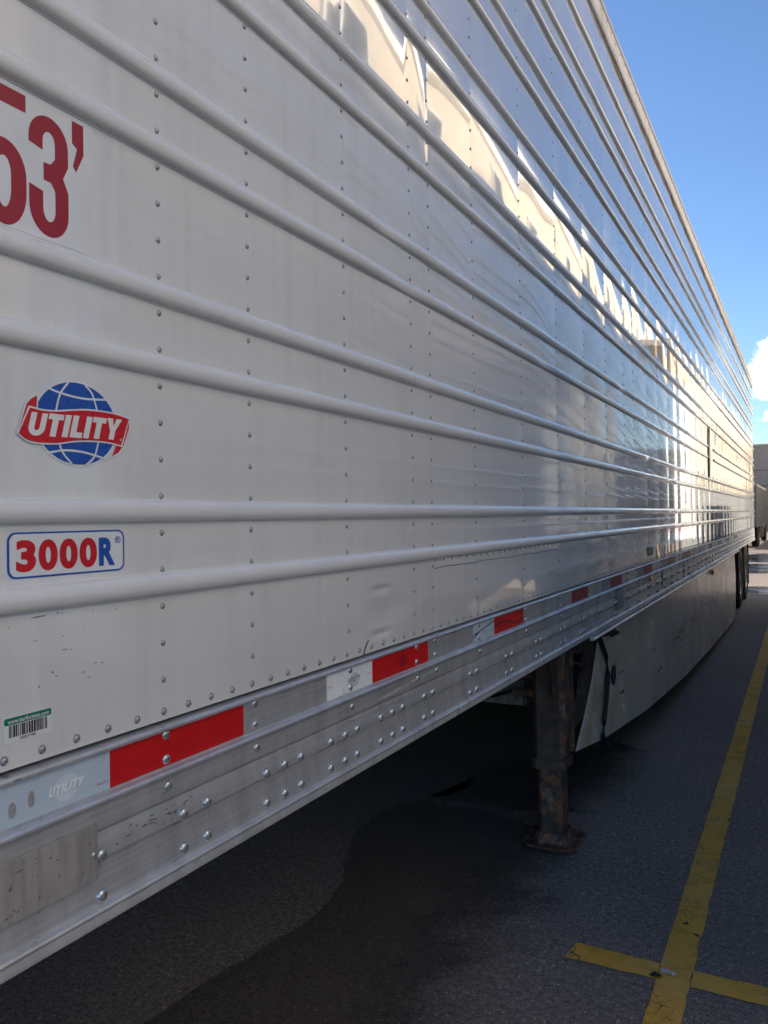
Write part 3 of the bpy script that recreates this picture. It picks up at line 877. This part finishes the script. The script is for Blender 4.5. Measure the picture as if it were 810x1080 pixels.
# barcode sticker
bc = sheet('barcode_sticker', rrect(.654, .7245, 1.295, 1.3265, .003, 3), .0008, M['decal_white'], T); bc['label'] = 'small barcode sticker with a green header'
sheet('sticker_header', rrect(.6545, .7240, 1.3175, 1.3262, .0025, 3), .0012, M['green_print'], bc)
text('www.barforsites.com', .6590, .7200, 1.3190, 1.3245, .0015, M['white_print'], bc, .015)
s = MB(); y = .6610; r = random.Random(2)
while y < .7175:
    wd = r.choice((.0009, .0018, .0026)); s.box(XS + .0008, XS + .0012, y, y + wd, 1.3015, 1.3165); y += wd + r.choice((.0008, .0012, .0016))
s.build('barcode', M['black_print'], bc, off=TO)
text('0351946', .677, .700, 1.2968, 1.3003, .0012, M['black_print'], bc, .02)

# reflective tape on the bottom rail
TZ0, TZ1 = 1.1915, 1.2440
def tape(y0, y1, mat, lab, z0=TZ0, z1=TZ1):
    o = sheet('reflective_tape', rect(y0, y1, z0, z1), .0036, mat, T, .0005); o['label'] = lab; return o
def ghost(y0, z0, sc, parent, mat, o_=.0039):
    a = sheet('printed_mark', arcpts(y0, z0, .021 * sc, .017 * sc, 20, 160, 14), o_, mat, parent, .0001)
    sheet('printed_mark', arcpts(y0, z0 - .001, .021 * sc, .017 * sc, 200, 340, 14), o_, mat, parent, .0001)
    word(y0 - .028 * sc, y0 + .028 * sc, z0, .0125 * sc, .3, .02, o_ + .0001, M['white_tape'] if (mat == M['ghost'] and y0 < 1) else (M['gray_tape'] if mat == M['ghost'] else mat), parent)
tp = tape(.42, .820, M['blue_tape'], 'bluish white tape'); ghost(.745, 1.2165, 1.0, tp, M['ghost'])
text('DOT-C2', .797, .816, 1.2015, 1.2050, .0039, M['red_print'], tp, .01)
for (y, z, a, b_) in ((.690, 1.2175, .0052, .0105), (.662, 1.212, .006, .010)):
    sheet('chip', arcpts(y, z, a, b_, 0, 360, 14)[:-1], .0040, M['rail'], tp, .0002)
tape(.8202, 1.125, M['red_tape'], 'bright red tape')
tp = tape(1.402, 1.597, M['white_tape'], 'white tape'); ghost(1.515, 1.2165, .9, tp, M['ghost'])
for y in (1.407, 1.575): text('DOT-C2', y, y + .016, 1.2165, 1.2195, .0039, M['red_print'], tp, .01)
tp = tape(1.5972, 1.902, M['red_tape'], 'bright red tape with a dark emblem'); ghost(1.755, 1.2185, .8, tp, M['maroon_print'])
tp = tape(2.225, 2.405, M['blue_tape'], 'cracked bluish white tape')
for q, (a, b_) in enumerate((((2.225, 1.213), (2.405, 1.236)), ((2.225, 1.205), (2.29, 1.222)))):
    line_strip([(a[0] + (b_[0] - a[0]) * i / 10, a[1] + (b_[1] - a[1]) * i / 10 + .001 * math.sin(i * 2.3)) for i in range(11)], .0035, .0038 + q * .0001, M['gap'], tp, 'crack')
tp = tape(2.4052, 2.705, M['red_tape'], 'cracked red tape')
line_strip([(2.405 + .3 * i / 14, 1.214 + .010 * math.sin(i * .45) + .001 * math.sin(i * 2.3)) for i in range(15)], .0042, .0038, M['gap'], tp, 'crack')
line_strip([(2.62 + .085 * i / 6, 1.228 + .008 * i / 6) for i in range(7)], .003, .0039, M['gap'], tp, 'crack')
tape(3.362, 3.663, M['red_dim'], 'faded dark red tape')
tape(3.93, 4.115, M['gray_tape'], 'grey tape'); tape(4.127, 4.413, M['red_dim'], 'faded dark red tape')
tape(4.87, 5.06, M['gray_tape'], 'grey tape'); tape(5.071, 5.381, M['red_dim'], 'faded dark red tape')
tape(5.85, 6.07, M['gray_tape'], 'grey tape'); tape(6.08, 6.42, M['dark_red_tape'], 'dark red tape')
tape(6.78, 6.93, M['gray_tape'], 'grey tape'); tape(6.94, 7.35, M['dark_red_tape'], 'dark red tape')
tape(8.85, 9.20, M['black_print'], 'blackish tape'); tape(9.9, 10.25, M['gray_tape'], 'grey tape')
tape(10.9, 11.4, M['black_print'], 'blackish tape'); tape(12.2, 12.8, M['black_print'], 'blackish tape')
s = MB(); s.box(XS + .0085, XS + .0093, 4.238, 4.423, 1.062, 1.172); o = s.build('rail_patch', M['gray_tape'], T, off=TO)
sb_ = sheet('warning_sticker', rect(5.24, 5.43, 1.300, 1.352), .003, M['black_print'], T); sb_['label'] = 'small black sticker with a grey face'
sheet('sticker_face', rect(5.27, 5.40, 1.315, 1.338), .0034, M['gray_tape'], sb_)
s = MB(); s.box(XS + .008, XS + .022, 5.24, 5.34, 1.143, 1.163); s.build('marker_light', M['amber'], T, off=TO, bevel=.003)

# placard on the lower rail, embossed specks, rivet at its end
s = MB(); s.box(XS + .0110, XS + .0135, .33, .788, 1.0785, 1.1545); pl = s.build('placard', M['placard'], T, off=TO)
pl['label'] = 'brushed metal plate with fine embossed lines'
s = MB(); s.dome((XS + .0135, .781, 1.113), .0042, .0016, n=12, rings=2); s.dome((XS + .0151, .781, 1.113), .0022, .0012, n=10, rings=2); s.build('rivet', M['rivet'], pl, smooth=True, off=TO)
s = MB(); r = random.Random(8)
for k in range(120):
    row = r.choice((1.1445, 1.1385, 1.0935, 1.0875)); y = r.uniform(.60, .775)
    s.box(XS + .0134, XS + .01385, y, y + .0022, row - .0008, row + .0008)
tag(s.build('embossing', M['placard'], pl, off=TO), kind='stuff')

# scuffs and chips on the paint (they stay put wherever the light is)
r = random.Random(15); s = MB()
for (y, z, L, hgt) in ((.703, 1.4475, .020, .0020), (.712, 1.4478, .012, .0016), (.737, 1.449, .005, .003), (.745, 1.4478, .004, .0012), (.702, 1.4170, .010, .0012), (.797, 1.4455, .002, .003),
                       (.838, 1.4435, .002, .0024), (.745, 1.417, .006, .0012), (.748, 1.3990, .011, .0015), (.758, 1.3975, .004, .002), (.800, 1.3725, .011, .0014), (.812, 1.3705, .004, .0028),
                       (.728, 1.3720, .005, .004), (.734, 1.3660, .006, .002), (.778, 1.3630, .012, .0016), (.706, 1.3570, .003, .004), (.788, 1.3540, .009, .0012), (.663, 1.4390, .004, .001)):
    pts = []
    n = 9
    for i in range(n):
        t = 2 * math.pi * i / n; k = r.uniform(.35, 1.0); pts.append((y + L / 2 * math.cos(t) * k, z + hgt / 2 * math.sin(t) * k + .05 * (L / 2) * math.cos(t)))
    s.poly_x(pts, XS, XS + .0006)
s.build('scuff', M['scuff'], panel, off=TO)
r = random.Random(17); s = MB()
for k in range(26):
    y = r.gauss(.905, .035); z = 1.119 + r.gauss(0, .006) + (y - .9) * .04; L = r.uniform(.004, .014)
    s.poly_x([(y, z), (y + L * .5, z - .0010), (y + L, z + .0004), (y + L * .4, z + .0012)], XS + .0084, XS + .0088)
s.build('scuff', M['scuff'], brail, off=TO)
line_strip([(1.62 + .30 * i / 14, 1.150 + .014 * (i / 14) + .0012 * math.sin(i * 1.7)) for i in range(15)], .0016, .0088, M['white_print'], brail, 'scratch')

# ------------------------------------------------------------------ skirt
def lerp(x, xs, ys): return float(np.interp(x, xs, ys))
def make_skirt(sign):
    s = MB(); nu, nv = 70, 8; vs = []; fs = []
    for th in (0, -.006):
        for i in range(nu + 1):
            u = i / nu
            for j in range(nv + 1):
                v = j / nv
                y = (1 - v) * (3.95 + (12.42 - 3.95) * u) + v * (4.42 + (12.42 - 4.42) * u)
                zb = lerp(y, [3.9, 4.45, 5.6, 7.3, 9.2, 11, 12.5], [.40, .335, .25, .165, .115, .075, .06])
                if u > .985: zb += (u - .985) * 3
                x = lerp(y, [3.9, 4.5, 5.6, 7.3, 9.2, 12.5], [-1.02, -.99, -.952, -.925, -.905, -.890])
                x += .012 * math.sin(v * math.pi)
                vs.append((x + th, y, zb * (1 - v) + .9915 * v))
    b_ = (nu + 1) * (nv + 1)
    for k in (0, 1):
        for i in range(nu):
            for j in range(nv):
                a = k * b_ + i * (nv + 1) + j; fs.append((a, a + nv + 1, a + nv + 2, a + 1))
    rim = [i * (nv + 1) for i in range(nu + 1)] + [nu * (nv + 1) + j for j in range(1, nv + 1)] + [i * (nv + 1) + nv for i in range(nu - 1, -1, -1)] + [j for j in range(nv - 1, 0, -1)]
    for i in range(len(rim)):
        a, c_ = rim[i], rim[(i + 1) % len(rim)]; fs.append((a, c_, c_ + b_, a + b_))
    if sign < 0: vs = [(2 * TO[0] - v[0], v[1], v[2]) for v in vs]
    s.add(vs, fs)
    o = s.build('side_skirt', M['skirt'], T, smooth=True, off=TO)
    return o
sk = make_skirt(1); make_skirt(-1)
s = MB(); s.box(-.894, -.872, 9.28, 9.46, .895, .945); s.build('marker_light', M['amber'], sk, off=TO, bevel=.004)
def ell_y(cyy, czz, a, b_, x0, x1, name, mat, par, seed=0):
    r = random.Random(seed); s = MB()
    s.poly_x([(cyy + a * math.cos(t) * r.uniform(.88, 1.1), czz + b_ * math.sin(t) * r.uniform(.9, 1.08)) for t in [2 * math.pi * i / 18 for i in range(18)]], x0, x1)
    return s.build(name, mat, par, off=TO)
for y in (6.85, 9.72):
    x = lerp(y, [3.9, 4.5, 5.6, 7.3, 9.2, 12.5], [-1.02, -.99, -.952, -.925, -.905, -.890])
    zb = lerp(y, [3.9, 4.45, 5.6, 7.3, 9.2, 11, 12.5], [.40, .335, .25, .165, .115, .075, .06])
    s = MB(); vs = []
    for j in range(9):
        v = j / 8; xx = x + .012 * math.sin(v * math.pi) + .0015; zz = zb * (1 - v) + .9915 * v; vs += [(xx, y, zz), (xx, y + .008, zz)]
    s.add(vs, [(2 * i, 2 * i + 1, 2 * i + 3, 2 * i + 2) for i in range(8)]); s.build('joint', M['gap'], sk, off=TO)
ell_y(4.62, .655, .055, .060, -.985, -.9685, 'burn_hole', M['gap'], sk, 1)
ell_y(4.62, .930, .060, .060, -.985, -.9660, 'burn_hole', M['gap'], sk, 2)
for (y, z) in ((4.78, .64), (4.84, .64), (4.80, .52), (4.86, .515), (5.75, .62), (5.82, .62), (5.95, .45), (6.05, .45), (6.9, .55), (7.0, .45), (8.1, .5), (8.2, .42), (9.5, .4)):
    x = lerp(y, [3.9, 4.5, 5.6, 7.3, 9.2, 12.5], [-1.02, -.99, -.952, -.925, -.905, -.890]) + .009
    s = MB(); s.dome((x, y, z), .011, .008, n=10, rings=3)
    s.build('fastener', M['steel'], sk, smooth=True, off=TO)

# ------------------------------------------------------------------ landing gear
def make_leg(xc, name='landing_leg'):
    yc = 3.76
    root = None
    # upper housing: rounded square tube with collar
    def sq(h0, h1, a, b_, cut, taper=1.0):
        s = MB(); vs = []; 
        ring = [(-a, -b_ + cut), (-a + cut, -b_), (a - cut, -b_), (a, -b_ + cut), (a, b_ - cut), (a - cut, b_), (-a + cut, b_), (-a, b_ - cut)]
        for k, (h, t) in enumerate(((h0, taper), (h1, 1.0))): vs += [(xc + p[0] * t, yc + p[1] * t, h) for p in ring]
        fs = [(i, (i + 1) % 8, 8 + (i + 1) % 8, 8 + i) for i in range(8)] + [tuple(range(8)), tuple(reversed(range(8, 16)))]
        s.add(vs, fs); return s
    up_ = sq(.40, 1.03, .072, .082, .022).build(name, M['leg_steel'], T, off=TO)
    s = sq(.372, .418, .080, .090, .024); s.build('collar', M['leg_steel'], up_, off=TO)
    s = sq(.055, .372, .058, .066, .020); s.build('lower_tube', M['rust'], up_, off=TO)
    # sand shoe: dished octagonal plate with turned-up rim and a flared socket
    s = MB()
    def ring8(a, b_, c_, h): return [(xc - a, yc - b_ + c_, h), (xc - a + c_, yc - b_, h), (xc + a - c_, yc - b_, h), (xc + a, yc - b_ + c_, h), (xc + a, yc + b_ - c_, h), (xc + a - c_, yc + b_, h), (xc - a + c_, yc + b_, h), (xc - a, yc + b_ - c_, h)]
    rings = [ring8(.095, .110, .035, .003), ring8(.128, .140, .045, .020), ring8(.132, .144, .046, .028), ring8(.126, .138, .045, .030), ring8(.095, .108, .034, .018), ring8(.080, .090, .026, .030), ring8(.068, .076, .022, .072)]
    vs = [v for rg in rings for v in rg]; fs = [tuple(range(8))]
    for k in range(len(rings) - 1): fs += [(k * 8 + i, k * 8 + (i + 1) % 8, (k + 1) * 8 + (i + 1) % 8, (k + 1) * 8 + i) for i in range(8)]
    s.add(vs, fs); s.build('foot_plate', M['rust'], up_, off=TO)
    # mounting wings
    s = MB(); s.poly_x([(yc + .05, 1.03), (yc + .64, 1.03), (yc + .60, .95), (yc + .44, .60), (yc + .30, .545), (yc + .05, .52), (yc + .05, .60), (yc + .18, .66), (yc + .36, .86), (yc + .05, .90)], xc + .066, xc + .078)
    s.build('gusset', M['leg_steel'], up_, off=TO)
    s = MB(); s.poly_x([(yc - .20, 1.03), (yc - .06, 1.03), (yc - .06, .62), (yc - .10, .66)], xc + .040, xc + .052); s.build('gusset', M['leg_steel'], up_, off=TO)
    s = MB(); s.box(xc - .10, xc + .11, yc - .13, yc + .50, 1.000, 1.012); s.build('mounting_plate', M['steel'], up_, off=TO)
    s = MB()
    for z in (.56, .66, .80, .93):
        s.dome((xc + .072, yc - .045, z), .014, .012, n=6, rings=2); s.dome((xc + .072, yc + .04, z), .012, .010, n=6, rings=2)
    s.build('bolt_head', M['steel'], up_, off=TO)
    # diagonal strap over the face
    s = MB(); s.add([(xc + .074, yc - .08, 1.0), (xc + .080, yc - .02, 1.0), (xc + .080, yc + .05, .52), (xc + .074, yc - .01, .50)], [(0, 1, 2, 3)]); s.build('strap', M['rust'], up_, off=TO)
    s = MB(); s.box(xc + .045, xc + .085, yc - .075, yc - .058, .43, 1.0); s.box(xc + .045, xc + .088, yc + .058, yc + .075, .43, 1.0); s.build('flange', M['rust'], up_, off=TO)
    s = MB(); s.box(xc - .06, xc + .055, yc + .085, yc + .21, .74, .93); s.build('gearbox', M['steel'], up_, off=TO, bevel=.015)
    s = MB(); s.tube([(xc + .06, yc + .15, .84), (xc + .10, yc + .15, .84), (xc + .10, yc + .19, .80), (xc + .10, yc + .40, .79)], .009, 8); s.build('crank_handle', M['steel'], up_, off=TO)
    s = MB(); s.tube([(xc - .2, yc + .03, .70), (xc + .06, yc + .03, .70)], .022, 10); s.build('shaft_end', M['rust'], up_, off=TO)
    return up_
lg = make_leg(-1.085); make_leg(-3.27)
s = MB(); s.tube([(-1.16, 3.74, .80), (-3.2, 3.74, .80)], .028, 12); s.build('cross_shaft', M['steel'], T, smooth=True, off=TO)
s = MB(); s.tube([(-1.15, 3.70, .96), (-2.1, 3.2, .99), (-3.1, 3.70, .96)], .035, 8); s.build('brace', M['steel'], T, smooth=True, off=TO)
s = MB(); s.tube([(-1.05, 3.90, .62), (-1.45, 5.0, .98)], .028, 8); s.tube([(-3.28, 3.90, .62), (-2.9, 5.0, .98)], .028, 8); s.build('brace', M['steel'], T, smooth=True, off=TO)
# hanging air hose in front of the skirt
pts = [(-.985, 4.25, 1.00), (-.975, 4.31, .90), (-.965, 4.40, .80), (-.960, 4.415, .70), (-.960, 4.375, .58), (-.965, 4.33, .46), (-.970, 4.32, .38), (-.965, 4.36, .33), (-.95, 4.41, .30)]
s = MB(); s.tube(pts, [.012, .014, .014, .014, .014, .014, .015, .017, .012], 10); s.build('air_hose', M['black_plastic'], T, smooth=True, off=TO)
s = MB(); s.tube([(-.985, 4.22, .93), (-.90, 4.40, .93)], .012, 8); s.build('hose_clip', M['steel'], T, off=TO)
# box slung under the frame behind the legs with a pale strap, and a fuel tank
s = MB(); s.box(-2.75, -1.55, 4.75, 6.6, .42, .98); bx = s.build('storage_box', simple('grey_box_paint', (.16, .165, .17), .5, 0, .2, 4), T, off=TO, bevel=.02)
s = MB(); s.box(-2.70, -1.548, 4.735, 4.748, .40, .455); s.box(-1.549, -1.535, 4.76, 6.4, .40, .44); s.build('rub_strip', simple('tan_strip', (.30, .25, .22), .6, 0, .5, 30), bx, off=TO)
s = MB(); s.tube([(-1.50, 3.9, .90), (-1.62, 4.5, .86), (-1.55, 5.2, .93)], .014, 8); s.tube([(-1.7, 3.6, .92), (-1.62, 4.4, .52), (-1.5, 5.5, .45)], .011, 8); s.build('cable', M['black_plastic'], T, smooth=True, off=TO)
s = MB()
for xx in (-1.72, -2.64): s.box(xx - .04, xx + .04, 5.0, 17.2, .82, 1.03)
s.build('frame_rail', M['steel'], T, off=TO)

# ------------------------------------------------------------------ wheels
tyre_prof = [(-.11, .29), (-.13, .33), (-.135, .40), (-.128, .46), (-.115, .495), (-.10, .508), (-.062, .512), (-.060, .498), (-.050, .498), (-.048, .513), (-.006, .514), (-.005, .499), (.005, .499), (.006, .514), (.048, .513), (.050, .498), (.060, .498), (.062, .512), (.10, .508), (.115, .495), (.128, .46), (.135, .40), (.13, .33), (.11, .29)]
rim_prof = [(-.10, .292), (.112, .292), (.118, .285), (.105, .275), (.06, .262), (.02, .22), (.015, .17), (.03, .14), (.075, .115), (.10, .10), (.115, .07), (.118, 0.001)]
tyre_me = rim_me = None
for yc in (14.22, 15.62):
    for sgn in (1, -1):
        for dual in (0, 1):
            xw = TO[0] + sgn * (HW - .175 - dual * .31)
            wroot = empty('wheel', (xw - TO[0], yc - TO[1], .512), 0 if sgn > 0 else math.pi); wroot.parent = T
            if tyre_me is None:
                s = MB(); s.lathe(tyre_prof, (0, 0, 0), n=56); a = s.build('tyre', M['rubber'], wroot, smooth=True, angle=40); tyre_me = a.data
                s = MB(); s.lathe(rim_prof, (0, 0, 0), n=40)
                for k in range(10):
                    t = 2 * math.pi * k / 10; s.dome((.035, .155 * math.cos(t), .155 * math.sin(t)), .016, .03, n=6, rings=2)
                a = s.build('rim', M['rim'], wroot, smooth=True); rim_me = a.data
            else:
                for nm, me in (('tyre', tyre_me), ('rim', rim_me)):
                    a = bpy.data.objects.new(nm, me); COL.objects.link(a); a.parent = wroot
    s = MB(); s.tube([(XS - .3, yc, .512), (XS - 2.3, yc, .512)], .065, 14); s.build('axle', M['steel'], T, smooth=True, off=TO)
for sgn in (1, -1):
    x0 = TO[0] + sgn * (HW - .06); x1 = TO[0] + sgn * (HW - .66)
    s = MB(); s.box(min(x0, x1), max(x0, x1), 16.55, 16.56, .22, 1.02); s.build('mud_flap', M['rubber'], T, off=TO)

# ------------------------------------------------------------------ neighbouring trailers (one mirrored in the paint, one added to block low sun)
SKIP = {'length_decal', 'globe_decal', 'badge_decal', 'barcode_sticker', 'warning_sticker', 'placard', 'rivet', 'bolt', 'scuff', 'scratch', 'crack', 'torn_patch', 'repair_strip', 'rail_patch', 'burn_hole', 'fastener', 'sealant', 'air_hose', 'hose_clip'}
def copy_tree(o, parent=None):
    c = o.copy(); COL.objects.link(c)
    if parent: c.parent = parent
    for ch in list(o.children):
        if ch.name.split('.')[0] in SKIP: continue
        copy_tree(ch, c)
    return c
nb = copy_tree(trailer); nb.location = (.52 + HW, 11.15, 0); nb.rotation_euler = (0, 0, math.pi)
nb['label'] = 'white ribbed semi trailer parked close on the right, seen mirrored in the shiny side wall'
nb2 = copy_tree(trailer); nb2.location = (TO[0] - 2 * HW - .95, 8.3, 0)  # added on the left to keep low sun from under the trailer
nb2['label'] = 'white ribbed semi trailer added unseen beyond the first one to block low sun'

dull = mat_paint('dull_white_paint', (.72, .73, .72), 1.6, .10, .5, .5)
for root_ in (nb, nb2):
    for ch in root_.children:
        if ch.name.split('.')[0] == 'side_panel':
            ch.material_slots[0].link = 'OBJECT'; ch.material_slots[0].material = dull

# ------------------------------------------------------------------ far box truck
def make_truck(loc, rz, label):
    root = empty('box_truck', loc, rz); tag(root, label, 'truck')
    body = simple('weathered_grey_aluminium', (.17, .17, .165), .35, .6, .25, 3)
    s = MB(); s.box(-2.5, 0, 0, 9.4, .92, 2.72); cb = s.build('cargo_box', body, root, bevel=.02)
    s = MB()
    for k in range(20): s.box(.001, .012, .2 + k * .47, .23 + k * .47, .95, 2.69)
    s.build('post', body, cb)
    s = MB(); s.box(-2.48, .016, -.01, 9.41, 2.68, 2.76); s.build('top_trim', M['rim'], cb)
    s = MB(); s.box(-.06, .018, -.03, .04, .92, 2.72); s.build('corner_post', body, cb)
    s = MB(); s.box(-2.3, -.2, .2, 12, .55, .85); s.build('chassis', M['steel'], root)
    s = MB(); s.box(-2.35, -.12, 9.75, 11.9, .62, 2.5); cab = s.build('cab', simple('white_cab', (.6, .6, .6), .3, 0, .1, 4), root, bevel=.12)
    s = MB(); s.box(-.125, -.105, 10.2, 11.3, 1.65, 2.2); s.build('side_window', M['black_print'], cab)
    s = MB(); s.box(-.06, -.04, 1.0, 1.6, .3, .9); s.box(-.05, -.04, 3.5, 7.6, .35, .9); s.build('side_guard', M['dark'], root)
    for y in (1.9, 3.1, 10.7):
        for x in (-.19, -2.3):
            wr = empty('wheel', (x, y, .512), 0 if x > -1 else math.pi); wr.parent = root
            for nm, me in (('tyre', tyre_me), ('rim', rim_me)):
                a = bpy.data.objects.new(nm, me); COL.objects.link(a); a.parent = wr
    s = MB(); s.box(-2.4, -.1, -.16, -.05, .45, .62); s.box(-.5, -.4, -.12, .3, .5, .93); s.box(-2.1, -2.0, -.12, .3, .5, .93); s.build('rear_bumper', M['steel'], root)
    return root
make_truck((-1.78, 37.5, 0), R(0), 'small grey box truck standing far off past the rear of the trailer')

# ------------------------------------------------------------------ buildings
mt, N, b, co = newmat('far_wall_concrete')
spz = N.n('ShaderNodeSeparateXYZ'); N.l(co, spz.inputs[0])
n = N.noise(N.scalev(co, 1, 1, .35), .6, 6, .6)
N.l(N.mix(N.mapr(n, .3, .7), (.30, .285, .26), (.37, .35, .315)), b.inputs['Base Color']); b.inputs['Roughness'].default_value = .9
bump(N, b, N.noise(co, 20, 4), .5, .01)
far = empty('warehouse', (0, 80, 0)); tag(far, 'long flat roofed grey beige warehouse closing the view at the far end', 'building')
s = MB(); s.box(-45, 45, 0, 25, 0, 7.55); fwall = s.build('wall', mt, far)
s = MB()
for z in (2.0, 3.9, 5.3): s.box(-45.01, 45.01, -.035, -.001, z, z + .07)
s.build('reveal_band', simple('groove_shadow_paint', (.17, .16, .15), .8), fwall)
s = MB(); s.box(-45.15, 45.15, -.12, 25.1, 7.552, 7.70); s.build('coping', simple('coping_metal', (.45, .44, .42), .5, .3), far)
for k in range(8):
    s = MB(); s.box(-36 + k * 9, -32.4 + k * 9, -.06, -.002, .02, 1.95 if k % 2 else 1.9); s.build('dock_door', simple('dock_door_paint', (.5, .5, .5), .5), far)

mt, N, b, co = newmat('beige_stucco')
n = N.noise(co, .9, 6, .65)
N.l(N.mix(N.mapr(n, .3, .7), (.37, .305, .225), (.455, .38, .29)), b.inputs['Base Color']); b.inputs['Roughness'].default_value = .9
bump(N, b, N.noise(co, 14, 5), .6, .01)
lb = empty('shading_building', (-15, 0, 0)); tag(lb, 'plain grey metal clad building added unseen behind the parked trailers to shade them and the lane', 'building')  # added out of view so its shadow covers trailers and lane
s = MB(); s.box(-12, 0, -40, 23.5, 0, 8.7); s.build('wall', simple('grey_cladding', (.34, .35, .36), .6, 0, .1, .6), lb)
s = MB(); s.box(-12.2, .2, -40.2, 23.7, 8.702, 8.86); s.build('roof_edge', simple('roof_edge_metal', (.5, .5, .5), .5), lb)
BX, BH = 6.2, 12.2
rb = empty('beige_building', (BX, 0, 0)); tag(rb, 'tall sunlit beige building on the right, seen only mirrored in the trailer side', 'building')
s = MB(); s.box(0, 14, -2.0, 78, 0, BH); wl = s.build('wall', mt, rb)
s = MB(); s.box(-.18, 14.2, -2.2, 78.2, BH + .002, BH + .35); s.build('cornice', simple('pale_cornice', (.7, .66, .58), .8), rb)
s = MB()
for z in (3.4, 6.3, 9.2): s.box(-.08, -.001, -2.0, 78, z, z + .16)
s.build('string_course', simple('pale_course', (.62, .58, .5), .8), wl)
wm = simple('window_frame_paint', (.5, .48, .44), .5); gm = simple('window_glass', (.02, .025, .03), .05, 0, .2, 3)
win = None
for k in range(18):
    for z in (1.2, 4.3, 7.2, 10.1):
        y = 0 + k * 4.3
        if win is None:
            s = MB(); s.box(-.06, -.002, 0, .12, 0, 1.5); s.box(-.06, -.002, 1.28, 1.4, 0, 1.5); s.box(-.06, -.002, .12, 1.28, 0, .1); s.box(-.06, -.002, .12, 1.28, 1.4, 1.5)
            win = s.build('window', wm, rb); s = MB(); s.box(-.03, -.001, .121, 1.279, .101, 1.399); pn = s.build('pane', gm, win)
            wo = win
        else:
            wo = win.copy(); COL.objects.link(wo); p2 = pn.copy(); COL.objects.link(p2); p2.parent = wo
        wo.location = (0, y, z)

# lower beige wing further along on the same side
wg = empty('annex', (2.1, 27, 0)); tag(wg, 'low sunlit tan annex, mirrored at the far end of the trailer side', 'building')
s = MB(); s.box(0, 4, 0, 50, 0, 7.0); aw = s.build('wall', simple('tan_block_wall', (.26, .215, .155), .9, 0, .22, .8, bmp=.01), wg)
s = MB(); s.box(-.12, 4.1, -.1, 50.1, 7.002, 7.2); s.build('coping', bpy.data.materials['pale_cornice'], wg)
for k in range(11):
    for z in (2.2, 4.8):
        wo = win.copy(); COL.objects.link(wo); p2 = pn.copy(); COL.objects.link(p2); p2.parent = wo; wo.parent = wg
        wo.location = (0, 2 + k * 4.3, z); wo.scale = (1, .8, .75)

# dark board fence added in front of the annex to darken its reflection
fe = empty('stand_in_fence', (1.85, 27.5, 0)); tag(fe, 'dark grey board fence added in front of the tan annex to darken its reflection', 'fence')
fm = simple('dark_fence_boards', (.085, .085, .08), .7, 0, .35, 2)
s = MB()
for k in range(160): s.box(-.02 + .006 * (k % 2), .01 + .006 * (k % 2), k * .3, k * .3 + .285, .08, 2.55 + .02 * ((k * 7) % 3))
s.build('boards', fm, fe)
for k in range(17):
    s = MB(); s.box(.018, .12, k * 3.0 - .05, k * 3.0 + .05, 0, 2.65); s.build('post', fm, fe)
